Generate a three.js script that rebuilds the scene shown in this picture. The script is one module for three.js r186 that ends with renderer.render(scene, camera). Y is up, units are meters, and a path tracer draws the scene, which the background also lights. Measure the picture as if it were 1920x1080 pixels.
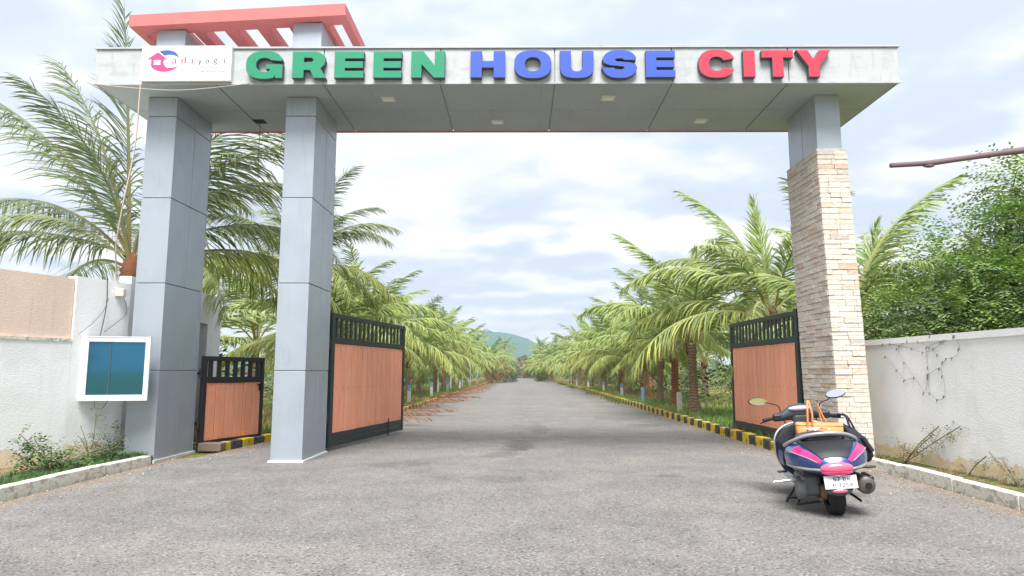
import * as THREE from 'three';
import { mergeGeometries, mergeVertices } from 'three/addons/utils/BufferGeometryUtils.js';
import { RoundedBoxGeometry } from 'three/addons/geometries/RoundedBoxGeometry.js';

// ---------------------------------------------------------------- camera, sky, sun, exposure
const scene = new THREE.Scene();
const camera = new THREE.PerspectiveCamera(46.76, 16 / 9, 0.1, 6000);
camera.position.set(0, 1.45, 0);
camera.rotation.set(0.1246, 0.0112, 0.0023, 'YXZ');
scene.add(camera);

const renderer = new THREE.WebGLRenderer({ antialias: true });
renderer.setSize(1024, 576);
renderer.toneMapping = THREE.LinearToneMapping;
renderer.toneMappingExposure = 2.55;
renderer.shadowMap.enabled = true;

// seeded random and noise
function rngOf(seed) { let a = seed >>> 0; return () => { a = (a + 0x6D2B79F5) | 0; let t = Math.imul(a ^ (a >>> 15), 1 | a); t = (t + Math.imul(t ^ (t >>> 7), 61 | t)) ^ t; return ((t ^ (t >>> 14)) >>> 0) / 4294967296; }; }
const rand = rngOf(7);
const rr = (a, b, r = rand) => a + (b - a) * r();
function hash3(x, y, z) { let h = (Math.imul(x, 374761393) + Math.imul(y, 668265263) + Math.imul(z, 2147483647 - 1274126177)) | 0; h = Math.imul(h ^ (h >>> 13), 1274126177); return ((h ^ (h >>> 16)) >>> 0) / 4294967296; }
const sm = t => t * t * (3 - 2 * t), lerp = (a, b, t) => a + (b - a) * t, clamp = (x, a = 0, b = 1) => Math.min(b, Math.max(a, x));
const sstep = (a, b, x) => sm(clamp((x - a) / (b - a)));
function noise2(x, y, s = 0, per = 0) {
  const xi = Math.floor(x), yi = Math.floor(y), fx = sm(x - xi), fy = sm(y - yi);
  const w = v => per ? ((v % per) + per) % per : v;
  const a = hash3(w(xi), w(yi), s), b = hash3(w(xi + 1), w(yi), s), c = hash3(w(xi), w(yi + 1), s), d = hash3(w(xi + 1), w(yi + 1), s);
  return lerp(lerp(a, b, fx), lerp(c, d, fx), fy);
}
function fbm(x, y, o = 5, s = 0, per = 0) { let v = 0, a = 0.5, t = 0; for (let i = 0; i < o; i++) { v += a * noise2(x, y, s + i, per); t += a; a *= 0.5; x *= 2; y *= 2; per *= 2; } return v / t; }

// overcast sky with broken pale cloud, computed once
{
  const W = 2048, Hh = 1024, d = new Float32Array(W * Hh * 4);
  for (let j = 0; j < Hh; j++) {
    const el = ((j + 0.5) / Hh - 0.5) * Math.PI, sy = Math.sin(el), cy = Math.cos(el);
    for (let i = 0; i < W; i++) {
      const az = ((i + 0.5) / W - 0.5) * Math.PI * 2;
      const dx = Math.cos(az) * cy, dz = Math.sin(az) * cy;
      let r, g, b;
      if (sy < -0.02) { r = 0.30; g = 0.30; b = 0.27; }
      else {
        const k = 1 / (Math.max(sy, 0) + 0.11), px = dx * k, pz = dz * k;
        let n = fbm(px * 1.7 + 3.1, pz * 2.1 + 1.7, 6, 11);
        const n2 = fbm(px * 5.1 + 9, pz * 5.6 + 2, 6, 23);
        const wisp = fbm(px * 0.55 + 5 + n2, pz * 1.9, 4, 31);
        let c = sstep(0.41, 0.66, n * 0.42 + n2 * 0.38 + wisp * 0.26);
        const up = 1 + 0.28 * Math.max(sy, 0);
        const A = [0.268, 0.304, 0.364], B = [0.398, 0.407, 0.417];
        const t = lerp(c, 0.66, sstep(0.06, 0.0, sy) * 0.6);
        r = lerp(A[0], B[0], t) * up; g = lerp(A[1], B[1], t) * up; b = lerp(A[2], B[2], t) * up;
      }
      const o = (j * W + i) * 4; d[o] = r; d[o + 1] = g; d[o + 2] = b; d[o + 3] = 1;
    }
  }
  const tx = new THREE.DataTexture(d, W, Hh, THREE.RGBAFormat, THREE.FloatType);
  tx.mapping = THREE.EquirectangularReflectionMapping; tx.magFilter = tx.minFilter = THREE.LinearFilter; tx.wrapS = THREE.RepeatWrapping; tx.needsUpdate = true;
  scene.background = tx; scene.environment = tx;
}
const sun = new THREE.DirectionalLight(new THREE.Color(1, 0.98, 0.95), 3.0);
sun.position.set(-1.5, 34, 6); sun.target.position.set(0, 0, -14);
sun.castShadow = true; sun.shadow.radius = 55; sun.shadow.mapSize.set(4096, 4096);
Object.assign(sun.shadow.camera, { left: -45, right: 45, top: 60, bottom: -60, near: 1, far: 160 });
scene.add(sun, sun.target);
scene.fog = new THREE.FogExp2(new THREE.Color(0.80, 0.92, 1.0), 0.0003);

// ---------------------------------------------------------------- helpers
const names = {};
function numbered(n) { const k = names[n] = (names[n] ?? -1) + 1; return k ? `${n}_${String(k).padStart(3, '0')}` : n; }
function shadows(o) { o.traverse(m => { if (m.isMesh) { m.castShadow = true; m.receiveShadow = true; } }); return o; }
function setTag(o, label, category, group) { o.userData.label = label; o.userData.category = category; if (group) o.userData.group = group; return o; }
function thing(name, label, category, pos = [0, 0, 0], turn = 0, group) {
  const o = new THREE.Group(); o.name = numbered(name); o.position.set(...pos); o.rotation.y = turn; setTag(o, label, category, group); scene.add(o); return o;
}
function part(name, geo, mat, parent, label) {
  const m = new THREE.Mesh(Array.isArray(geo) ? merge(geo) : geo, mat); m.name = name; m.castShadow = m.receiveShadow = true; if (label) m.userData.label = label; parent.add(m); return m;
}
function single(name, geo, mat, label, category, group) { const m = part(numbered(name), geo, mat, scene); setTag(m, label, category, group); return m; }
function structure(name, geo, mat) { const m = part(name, geo, mat, scene); m.userData.kind = 'structure'; return m; }
function subgroup(name, parent, label) { const g = new THREE.Group(); g.name = name; if (label) g.userData.label = label; parent.add(g); return g; }
function merge(list) {
  const any = list.some(g => g.attributes.color);
  const l = list.map(g => { g = g.index ? g.toNonIndexed() : g; for (const k of Object.keys(g.attributes)) if (!['position', 'normal', 'uv', ...(any ? ['color'] : [])].includes(k)) g.deleteAttribute(k); if (!g.attributes.uv) g.setAttribute('uv', new THREE.BufferAttribute(new Float32Array(g.attributes.position.count * 2), 2)); return g; });
  return mergeGeometries(l);
}
// box with uv in metres
function bx(w, h, d, x = 0, y = 0, z = 0) {
  const g = new THREE.BoxGeometry(w, h, d); const p = g.attributes.position, n = g.attributes.normal, u = g.attributes.uv;
  for (let i = 0; i < p.count; i++) {
    const X = p.getX(i) + x, Y = p.getY(i) + y, Z = p.getZ(i) + z;
    if (Math.abs(n.getY(i)) > 0.5) u.setXY(i, X, Z); else if (Math.abs(n.getX(i)) > 0.5) u.setXY(i, Z, Y); else u.setXY(i, X, Y);
  }
  g.translate(x, y, z); return g;
}
const rb = (w, h, d, r, x = 0, y = 0, z = 0, seg = 2) => new RoundedBoxGeometry(w, h, d, seg, r).translate(x, y, z);
const V = (x, y, z) => new THREE.Vector3(x, y, z);
function tube(pts, r, seg = 24, rad = 8, closed = false) { return new THREE.TubeGeometry(new THREE.CatmullRomCurve3(pts.map(p => V(...p)), closed), seg, r, rad, closed); }
function bar(a, b, r, rad = 8, r2 = r) { const A = V(...a), B = V(...b), d = B.clone().sub(A), g = new THREE.CylinderGeometry(r2, r, d.length(), rad); g.applyQuaternion(new THREE.Quaternion().setFromUnitVectors(V(0, 1, 0), d.clone().normalize())); const m = A.add(B).multiplyScalar(0.5); return g.translate(m.x, m.y, m.z); }
function ball(rx, ry, rz, x, y, z, ws = 18, hs = 12) { return new THREE.SphereGeometry(1, ws, hs).scale(rx, ry, rz).translate(x, y, z); }
// generic skin of rings (arrays of [x,y,z]), capped
function skin(rings, closed = true, cap = true) {
  const n = rings[0].length, pos = [], idx = [], uv = [];
  rings.forEach((r, i) => r.forEach((p, j) => { pos.push(...p); uv.push(j / n, i / rings.length); }));
  const m = closed ? n : n - 1;
  for (let i = 0; i < rings.length - 1; i++) for (let j = 0; j < m; j++) { const a = i * n + j, b = i * n + (j + 1) % n, c = a + n, d = b + n; idx.push(a, c, b, b, c, d); }
  if (cap) for (const e of [0, rings.length - 1]) { const c = [0, 0, 0]; rings[e].forEach(p => p.forEach((v, k) => c[k] += v / n)); const ci = pos.length / 3; pos.push(...c); uv.push(0, 0); for (let j = 0; j < m; j++) { const a = e * n + j, b = e * n + (j + 1) % n; if (e) idx.push(a, ci, b); else idx.push(a, b, ci); } }
  const g = new THREE.BufferGeometry(); g.setAttribute('position', new THREE.Float32BufferAttribute(pos, 3)); g.setAttribute('uv', new THREE.Float32BufferAttribute(uv, 2)); g.setIndex(idx); g.computeVertexNormals(); return g;
}
const L = (r, g, b) => new THREE.Color().setRGB(r, g, b);
function M(color, roughness = 0.7, o = {}) { return new THREE.MeshStandardMaterial({ color, roughness, metalness: 0, side: THREE.DoubleSide, ...o }); }

// ---------------------------------------------------------------- textures (colour, grain and fine relief only)
function tex(W, Hh, fn, srgb = true) {
  const d = new Uint8Array(W * Hh * 4);
  for (let j = 0; j < Hh; j++) for (let i = 0; i < W; i++) { const c = fn(i / W, j / Hh, i, j), o = (j * W + i) * 4; d[o] = clamp(c[0]) * 255; d[o + 1] = clamp(c[1]) * 255; d[o + 2] = clamp(c[2]) * 255; d[o + 3] = 255; }
  const t = new THREE.DataTexture(d, W, Hh, THREE.RGBAFormat); if (srgb) t.colorSpace = THREE.SRGBColorSpace;
  t.wrapS = t.wrapT = THREE.RepeatWrapping; t.magFilter = THREE.LinearFilter; t.minFilter = THREE.LinearMipmapLinearFilter; t.generateMipmaps = true; t.anisotropy = 8; t.needsUpdate = true; return t;
}
function scaled(t, x, y = x) { const c = t.clone(); c.repeat.set(x, y); c.needsUpdate = true; return c; }
const r1 = rngOf(99);
// asphalt: chips of pale and dark aggregate, 2.5 m tile
const chip = new Float32Array(1024 * 1024);
for (let k = 0; k < 90000; k++) { const x = (r1() * 1024) | 0, y = (r1() * 1024) | 0, v = (r1() - 0.5) * (r1() < 0.25 ? 1.3 : 0.7), s = r1() < 0.22 ? 3 : r1() < 0.6 ? 2 : 1; for (let a = 0; a < s + 1; a++) for (let b = 0; b < s; b++) chip[((y + b) & 1023) * 1024 + ((x + a) & 1023)] = v; }
const tAsphalt = tex(1024, 1024, (u, v, i, j) => { const c = chip[j * 1024 + i], f = fbm(u * 14, v * 14, 4, 5, 14); const s = 0.80 + c * 0.78 + (f - 0.5) * 0.16; return [s * 1.0, s * 0.985, s * 0.965]; });
const tAsphaltB = tex(1024, 1024, (u, v, i, j) => { const s = 0.5 + chip[j * 1024 + i] * 0.7 + (fbm(u * 40, v * 40, 2, 15, 40) - 0.5) * 0.3; return [s, s, s]; }, false);
// stippled plaster
const tPlasterB = tex(512, 512, (u, v) => { const s = fbm(u * 26, v * 40, 4, 41, 1 << 20); const a = noise2(u * 22, v * 44, 71, 22 * 2), b = fbm(u * 64, v * 64, 3, 51, 64); const h = 0.55 * sstep(0.3, 0.75, noise2(u * 30, v * 60, 61, 60)) + 0.45 * b; return [h, h, h]; }, false);
const tPlaster = tex(1024, 512, (u, v) => { // 8 m by 4 m: off-white lime with rain marks, soil splash along the foot with a ragged outline
  const f = fbm(u * 24, v * 12, 5, 81), st = fbm(u * 90, v * 3, 4, 91), y = v * 4, edge = 0.12 + 0.26 * fbm(u * 40, 0.5, 4, 95) + 0.10 * fbm(u * 160, v * 60, 3, 97);
  let s = 0.985 - 0.03 * sstep(0.5, 0.75, f) - 0.022 * sstep(0.62, 0.85, st); const dirt = y < edge ? 0.55 * fbm(u * 110, v * 55, 4, 99) + 0.12 : 0;
  return [s * (1 - dirt * 0.10), s * (1 - dirt * 0.30), s * (0.992 - dirt * 0.60)];
});
const tFascia = tex(1024, 128, (u, v) => { const st = fbm(u * 260, v * 2.2, 4, 101), f = fbm(u * 60, v * 8, 5, 111), sp = fbm(u * 700, v * 90, 2, 115); let s = 0.965 - 0.06 * sstep(0.58, 0.85, st) - 0.05 * sstep(0.5, 0.72, f) - 0.07 * sstep(0.76, 0.82, sp); return [s, s * 0.997, s * 0.985]; });
const tPanel = tex(512, 512, (u, v) => { const f = fbm(u * 6, v * 6, 5, 121, 6), st = fbm(u * 40, v * 2, 3, 125, 40); const s = 0.955 + (f - 0.5) * 0.06 - 0.035 * sstep(0.62, 0.85, st); return [s, s, s]; });
const tPanelR = tex(256, 256, (u, v) => { const s = 0.46 + 0.16 * fbm(u * 5, v * 9, 4, 131, 5); return [s, s, s]; }, false);
const tPlank = tex(256, 1024, (u, v) => { const g = fbm(u * 60, v * 3, 4, 141), f = fbm(u * 5, v * 8, 4, 145); const s = 0.96 + (g - 0.5) * 0.14 + (f - 0.5) * 0.08; return [s, s * (0.99 - 0.04 * f), s * 0.98]; });
const tStone = tex(256, 256, (u, v) => { const f = fbm(u * 10, v * 22, 5, 151, 10), s = 0.90 + (f - 0.5) * 0.32; return [s, s * 0.99, s * 0.97]; });
const tStoneB = tex(256, 256, (u, v) => { const s = fbm(u * 18, v * 36, 5, 161, 18); return [s, s, s]; }, false);
const tSoil = tex(512, 512, (u, v) => { const f = fbm(u * 10, v * 10, 5, 171, 10), g = fbm(u * 60, v * 60, 3, 175, 60), m = sstep(0.42, 0.6, f); return [lerp(0.62, 0.44, m) * (0.7 + 0.6 * g), lerp(0.52, 0.50, m) * (0.7 + 0.6 * g), lerp(0.38, 0.26, m) * (0.7 + 0.6 * g)]; });
const tBark = tex(256, 512, (u, v) => { const ring = 0.5 + 0.5 * Math.sin((v * 26 + (noise2(u * 8, v * 10, 181, 8) - 0.5) * 0.9) * 6.283), f = fbm(u * 12, v * 40, 4, 185); const s = 0.50 + 0.22 * f + 0.20 * sstep(0.2, 0.8, ring); return [s, s * 0.9, s * 0.79]; });
const tKerb = tex(512, 256, (u, v) => { const f = fbm(u * 30, v * 8, 5, 191), g = fbm(u * 120, v * 40, 3, 195); let s = 0.95 - 0.17 * sstep(0.5, 0.72, f) - 0.12 * sstep(0.55, 0.72, g); return [s, s * 0.985, s * 0.95]; });
const tPaint = tex(256, 256, (u, v) => { const f = fbm(u * 8, v * 8, 5, 201, 8), s = 0.93 - 0.30 * sstep(0.56, 0.72, f); return [s, s, s]; });

// ---------------------------------------------------------------- materials
const mat = {
  panel: M(L(0.44, 0.49, 0.55), 0.8, { metalness: 0.35, map: scaled(tPanel, 0.7), roughnessMap: scaled(tPanelR, 0.8) }),
  panelDark: M(L(0.44, 0.49, 0.55), 0.7),
  soffit: M(L(0.40, 0.45, 0.48), 0.55, { map: scaled(tPanel, 0.35) }),
  fascia: M(L(0.50, 0.53, 0.555), 0.6, { map: scaled(tFascia, 1 / 13.2, 1 / 0.65) }),
  board: null,
  green: M(L(0.003, 0.245, 0.125), 0.6), blue: M(L(0.03, 0.085, 0.50), 0.6), pink: M(L(0.58, 0.028, 0.065), 0.6),
  letterSide: M(L(0.10, 0.11, 0.14), 0.7),
  lamp: M(L(0.62, 0.60, 0.55), 0.5), lampHole: M(L(0.02, 0.025, 0.03), 0.9),
  pergola: M(L(0.66, 0.18, 0.175), 0.7, { map: scaled(tPanel, 0.6) }),
  plaster: M(L(0.89, 0.895, 0.90), 0.95, { map: scaled(tPlaster, 1 / 8, 1 / 4), bumpMap: scaled(tPlasterB, 1.8, 1.6), bumpScale: 0.0020 }),
  beige: M(L(0.84, 0.66, 0.53), 0.9, { map: scaled(tPanel, 0.4), bumpMap: scaled(tPlasterB, 1.8, 1.6), bumpScale: 0.0015 }),
  smooth: M(L(0.66, 0.66, 0.62), 0.9),
  gate: M(L(0.022, 0.034, 0.036), 0.45, { metalness: 0.2 }), gateBrown: M(L(0.026, 0.022, 0.026), 0.5),
  stoneBack: M(L(0.22, 0.19, 0.15), 0.95),
  white: M(L(0.80, 0.80, 0.79), 0.35), alu: M(L(0.80, 0.81, 0.83), 0.35, { metalness: 0.1 }),
  glass: new THREE.MeshPhysicalMaterial({ color: L(0.05, 0.19, 0.30), metalness: 0.8, roughness: 0.06, side: THREE.DoubleSide }),
  asphalt: M(L(1, 1, 1), 0.92, { vertexColors: true, map: tAsphalt, bumpMap: tAsphaltB, bumpScale: 0.006 }),
  soil: M(L(0.55, 0.55, 0.55), 1, { map: scaled(tSoil, 0.4) }),
  field: M(L(0.62, 0.66, 0.34), 1, { map: scaled(tSoil, 0.22) }),
  kerbWhite: M(L(0.78, 0.77, 0.73), 0.9, { map: scaled(tKerb, 0.5, 2) }),
  kerbYellow: M(L(0.80, 0.56, 0.02), 0.75, { map: scaled(tPaint, 1.7) }), kerbBlack: M(L(0.085, 0.085, 0.095), 0.8, { map: scaled(tPaint, 1.3) }),
  bark: M(L(0.46, 0.40, 0.34), 0.95, { map: tBark }), barkRed: M(L(0.36, 0.17, 0.10), 0.95, { map: tBark }),
  wood: M(L(0.17, 0.12, 0.13), 0.9), twig: M(L(0.20, 0.15, 0.10), 0.9),
  dry: M(L(0.25, 0.145, 0.105), 0.95, { vertexColors: true }),
  wire: M(L(0.06, 0.06, 0.07), 0.7), stringWire: M(L(0.16, 0.15, 0.15), 0.8), wireTan: M(L(0.55, 0.45, 0.36), 0.8),
  black: M(L(0.012, 0.013, 0.016), 0.4), plasticGrey: M(L(0.045, 0.05, 0.06), 0.45), rubber: M(L(0.018, 0.019, 0.022), 0.85),
  chrome: M(L(0.75, 0.76, 0.78), 0.16, { metalness: 0.9 }), silver: M(L(0.36, 0.36, 0.38), 0.4, { metalness: 0.5 }), engine: M(L(0.17, 0.175, 0.18), 0.55, { metalness: 0.5 }), muffler: M(L(0.13, 0.115, 0.10), 0.5, { metalness: 0.5 }),
  mirror: M(L(0.92, 0.93, 0.95), 0.03, { metalness: 1 }),
  scooterBlue: new THREE.MeshPhysicalMaterial({ color: L(0.018, 0.05, 0.20), roughness: 0.3, metalness: 0.35, clearcoat: 1, clearcoatRoughness: 0.06, side: THREE.DoubleSide }),
  lampRed: new THREE.MeshPhysicalMaterial({ color: L(0.70, 0.015, 0.15), roughness: 0.18, clearcoat: 1, clearcoatRoughness: 0.05, side: THREE.DoubleSide }),
  lampPink: new THREE.MeshPhysicalMaterial({ color: L(0.74, 0.11, 0.20), roughness: 0.2, clearcoat: 1, side: THREE.DoubleSide }),
  tan: M(L(0.62, 0.26, 0.085), 0.6), navy: M(L(0.014, 0.017, 0.030), 0.85), cloth: M(L(0.8, 0.8, 0.82), 0.9),
};
const plankMats = [[0.93, 0.415, 0.245], [0.91, 0.40, 0.23], [0.95, 0.43, 0.26]].map(c => M(L(...c), 0.7, { map: tPlank }));
const stoneMats = [[0.76, 0.68, 0.61], [0.75, 0.68, 0.62], [0.79, 0.72, 0.65], [0.73, 0.60, 0.51], [0.63, 0.58, 0.55], [0.75, 0.64, 0.55], [0.68, 0.52, 0.42], [0.78, 0.72, 0.66]].map(c => M(L(...c), 0.92, { map: scaled(tStone, 2, 2), bumpMap: scaled(tStoneB, 3, 3), bumpScale: 0.004 }));
const leafMat = (r, g, b) => new THREE.MeshPhysicalMaterial({ color: L(r, g, b), roughness: 0.75, transmission: 0.4, thickness: 0, vertexColors: true, side: THREE.DoubleSide });
const mLeaf = leafMat(1, 1, 1);

// ---------------------------------------------------------------- ground, road, kerbs
{
  const g = new THREE.CircleGeometry(2600, 96).rotateX(-Math.PI / 2), p = g.attributes.position, u = g.attributes.uv;
  for (let i = 0; i < p.count; i++) u.setXY(i, p.getX(i), p.getZ(i));
  g.translate(0, -0.03, -600); structure('ground', g, mat.field);
}
const roadL = z => z > -11.4 ? -5.72 : z > -14 ? lerp(-5.45, -5.2, (-11.4 - z) / 2.6) : z > -23 ? lerp(-5.2, -4.2, (-14 - z) / 9) : lerp(-4.2, -3.7, clamp((-23 - z) / 120));
const roadR = z => z > -11.2 ? 5.30 : lerp(4.68, 5.25, clamp((-11.2 - z) / 90));
{
  const zs = []; for (let z = 1; z > -22; z -= 0.11) zs.push(z); for (let z = -22; z > -60; z -= 0.4) zs.push(z); for (let z = -60; z >= -190; z -= 2) zs.push(z);
  const N = 96, pos = [], uv = [], col = [], idx = [];
  const spots = [[0.05, -13.9, 0.32, 1.3], [-0.25, -11.9, 0.5, 0.5], [-0.1, -12.8, 0.3, 0.5], [-0.35, -9.3, 0.45, 0.35], [2.05, -9.6, 0.28, 0.10], [0.5, -17.5, 0.25, 1.6], [3.05, -5.1, 0.28, 0.13], [-2.1, -10.7, 0.6, 0.4], [3.4, -8.6, 0.5, 0.6]];
  zs.forEach((z, i) => {
    const a = roadL(z), b = roadR(z);
    for (let j = 0; j <= N; j++) {
      const x = lerp(a, b, j / N);
      const big = fbm(x * 1.3 + 20, z * 0.10, 5, 301), med = fbm(x * 1.6, z * 1.1, 4, 311), fine = fbm(x * 5, z * 4, 3, 321);
      let c = [0.262, 0.255, 0.250];
      const k = 1 + (big - 0.5) * 0.20 + (med - 0.5) * 0.10 + (fine - 0.5) * 0.16 + (fbm(x * 11, z * 9, 2, 325) - 0.5) * 0.16; c = c.map(v => v * k);
      const dust = clamp(sstep(0.50, 0.68, fbm(x * 0.45 + 7, z * 0.9 + 3, 5, 331)) * 0.75);
      c = [lerp(c[0], 0.36, dust * 0.35), lerp(c[1], 0.33, dust * 0.35), lerp(c[2], 0.29, dust * 0.35)];
      const ed = Math.min(x - a, b - x), sand = sstep(0.62 * fbm(x * 2, z * 1.3, 4, 341), 0.0, ed - 0.02) * (z < -11 ? 0.7 : 0.85);
      c = [lerp(c[0], 0.36, sand), lerp(c[1], 0.26, sand), lerp(c[2], 0.18, sand)];
      for (const [sx, sz, rx, rz] of spots) { const d = Math.hypot((x - sx) / rx, (z - sz) / rz) + (med - 0.5) * 1.6 + (fine - 0.5) * 1.2; const m = sstep(1.1, 0.5, d) * 0.26; c = c.map(v => v * (1 - m)); }
      pos.push(x, 0, z); uv.push(x / 5, z / 5); col.push(...c);
    }
    if (i) for (let j = 0; j < N; j++) { const q = i * (N + 1) + j, w = q - N - 1; idx.push(w, w + 1, q, q, w + 1, q + 1); }
  });
  const g = new THREE.BufferGeometry(); g.setAttribute('position', new THREE.Float32BufferAttribute(pos, 3)); g.setAttribute('uv', new THREE.Float32BufferAttribute(uv, 2)); g.setAttribute('color', new THREE.Float32BufferAttribute(col, 3)); g.setIndex(idx); g.computeVertexNormals();
  structure('road', g, mat.asphalt);
  const p = new THREE.PlaneGeometry(90, 10, 90, 10).rotateX(-Math.PI / 2).translate(0, 0.0, 6), P = p.attributes.position, U = p.attributes.uv, c2 = [];
  for (let i = 0; i < P.count; i++) { U.setXY(i, P.getX(i) / 5, P.getZ(i) / 5); const k = 0.8 + 0.4 * fbm(P.getX(i) * 0.5, P.getZ(i) * 0.5, 4, 351); c2.push(0.25 * k, 0.243 * k, 0.235 * k); }
  p.setAttribute('color', new THREE.Float32BufferAttribute(c2, 3)); p.translate(0, -0.004, 0); structure('street', p, mat.asphalt);
}
function flatPoly(pts, y, depth) { // pts [x,z] polygon, top at y
  const s = new THREE.Shape(pts.map(([x, z]) => new THREE.Vector2(x, -z))); const g = new THREE.ExtrudeGeometry(s, { depth, bevelEnabled: false }); g.rotateX(-Math.PI / 2).translate(0, y - depth, 0); return g;
}
structure('soil_strip', flatPoly([[-5.86, -2], [-5.86, -10.84], [-6.5, -10.84], [-7.3, -9.0], [-9.8, -2]], 0.105, 0.2), mat.soil);
structure('soil_strip_001', flatPoly([[5.46, -1], [5.46, -10.2], [5.52, -11.3], [6.3, -11.3], [6.3, -1]], 0.10, 0.2), mat.soil);
structure('verge', flatPoly([[4.86, -11.9], [4.86, -14], [5.4, -98], [14, -98], [14, -11.9]], 0.09, 0.12), mat.field);
structure('verge_001', flatPoly([[-5.36, -14.6], [-4.37, -23], [-3.9, -140], [-14, -140], [-14, -14.6]], 0.05, 0.08), mat.field);
// kerb made of stones along a polyline [x,z]
function kerb(name, pts, len, w, h, mats, maxParts, gap = 0.012) {
  const root = new THREE.Group(); root.name = name; root.userData.kind = 'structure'; scene.add(root);
  const c = new THREE.CatmullRomCurve3(pts.map(([x, z]) => V(x, 0, z)), false, 'catmullrom', 0.1), Ltot = c.getLength(), n = Math.max(1, Math.round(Ltot / len)), rest = mats.map(() => []);
  const geos = [0, 1, 2].map(k => { const g = new RoundedBoxGeometry(1, 1, 1, 1, 0.06); return g; });
  for (let i = 0; i < n; i++) {
    const a = c.getPointAt(i / n), b = c.getPointAt((i + 1) / n), l = a.distanceTo(b), m = a.clone().add(b).multiplyScalar(0.5), ang = Math.atan2(-(b.z - a.z), b.x - a.x);
    const hh = h * rr(0.94, 1.05), mm = i % mats.length;
    if (i < maxParts) { const s = rb(l - gap, hh + 0.06, w, 0.012, 0, (hh - 0.06) / 2, 0, 1); const q = s.attributes.position, u = s.attributes.uv; for (let k = 0; k < q.count; k++) u.setXY(k, q.getX(k) + i * len, q.getY(k) + q.getZ(k)); const o = part('kerb_stone', s, mats[mm], root); o.position.copy(m); o.rotation.set(0, ang + rr(-0.012, 0.012), rr(-0.008, 0.008)); }
    else rest[mm].push(bx(l, hh + 0.06, w, 0, (hh - 0.06) / 2, 0).applyMatrix4(new THREE.Matrix4().makeRotationY(ang).setPosition(m)));
  }
  rest.forEach((r, k) => { if (r.length) part('far_kerb_stones', r, mats[k], root).userData.kind = 'stuff'; });
}
kerb('white_kerb', [[-5.80, -10.55], [-5.83, -9.6], [-5.84, -8.6], [-5.86, -7.0], [-5.9, -4]], 1.1, 0.15, 0.15, [mat.kerbWhite], 99, 0.006);
kerb('white_kerb_001', [[5.36, -10.75], [5.40, -9.6], [5.41, -8.6], [5.39, -7.2], [5.36, -4]], 1.1, 0.15, 0.16, [mat.kerbWhite], 99, 0.006);
kerb('striped_kerb', [[4.75, -11.5], [4.76, -15], [4.85, -25], [5.0, -45], [5.3, -100]], 0.40, 0.17, 0.19, [mat.kerbYellow, mat.kerbBlack], 130);
kerb('striped_kerb_001', [[-5.55, -12.35], [-5.28, -14.2], [-4.8, -18.5], [-4.27, -23.4], [-4.0, -60], [-3.8, -110]], 0.40, 0.16, 0.13, [mat.kerbYellow, mat.kerbBlack], 60);

// loose grit washed to the road edges
{
  const r = rngOf(606), ps = []; for (let i = 0; i < 2600; i++) { const z = -3.5 - 26 * r() ** 1.3, a = roadL(z), b = roadR(z), t = r(); const x = t < 0.36 ? a + 0.02 + 0.9 * r() ** 2.2 : t < 0.72 ? b - 0.02 - 0.9 * r() ** 2.2 : lerp(a, b, r()); ps.push([x, z, rr(0.004, t < 0.72 ? 0.016 : 0.009, r)]); }
  const im = new THREE.InstancedMesh(new THREE.IcosahedronGeometry(1, 0), M(L(1, 1, 1), 0.95), ps.length), m = new THREE.Matrix4(), q = new THREE.Quaternion(), c = new THREE.Color();
  ps.forEach(([x, z, k], i) => { q.setFromEuler(new THREE.Euler(r() * 6, r() * 6, r() * 6)); m.compose(V(x, k * 0.3, z), q, V(k, k * 0.7, k * 1.2)); im.setMatrixAt(i, m); const t = rr(0.6, 1.3, r); im.setColorAt(i, r() < 0.3 ? c.setRGB(0.34 * t, 0.22 * t, 0.15 * t) : c.setRGB(0.30 * t, 0.29 * t, 0.27 * t)); });
  im.name = 'road_grit'; im.userData = { kind: 'stuff', label: 'loose grit and pebbles along the road edges', category: 'grit' }; scene.add(im);
}
// ---------------------------------------------------------------- entrance arch
const arch = thing('entrance_arch', 'tall entrance arch of grey clad pillars and stone pillar under one long beam', 'gate arch', [0, 0, 0]);
const Ys = 6.103, seamsY = [0.0, 1.452, 2.887, 4.333, 5.76, Ys];
function panelBox(w, h, d, x, y, z, ry = 0, jitter = 0.0022) { // a cladding cassette with softly rolled edges
  const g = rb(w, h, d, Math.min(0.006, d / 3), 0, 0, 0, 1), p = g.attributes.position, u = g.attributes.uv, ox = rand() * 5, oy = rand() * 5; for (let i = 0; i < p.count; i++) u.setXY(i, p.getX(i) + ox, p.getY(i) + oy);
  g.rotateX(rr(-jitter, jitter)).rotateY(ry + rr(-jitter, jitter)).translate(x, y, z); return g;
}
function cladPillar(x0, x1, zf, zb, ys, name, topY, label) {
  const g = subgroup(name, arch, label), w = x1 - x0, d = zf - zb, T = 0.022, gp = 0.014;
  part('core', bx(w - 0.05, topY - 0.02, d - 0.05, (x0 + x1) / 2, topY / 2 - 0.01, (zf + zb) / 2), mat.panelDark, g);
  for (let i = 0; i < ys.length - 1; i++) {
    const h = ys[i + 1] - ys[i] - gp, y = (ys[i] + ys[i + 1]) / 2;
    part('cladding_panel', panelBox(w, h, T, (x0 + x1) / 2, y, zf - T / 2), mat.panel, g);
    part('cladding_panel', panelBox(w, h, T, (x0 + x1) / 2, y, zb + T / 2), mat.panel, g);
    const split = zf - T - (d - 2 * T) * 0.52;
    for (const [a, b] of [[zf - T - 0.002, split + 0.004], [split - 0.004, zb + T + 0.002]]) for (const s of [x0 + T / 2 + 0.002, x1 - T / 2 - 0.002]) part('cladding_panel', panelBox(a - b, h, T, s, y, (a + b) / 2, Math.PI / 2), mat.panel, g);
  }
  return g;
}
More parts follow.
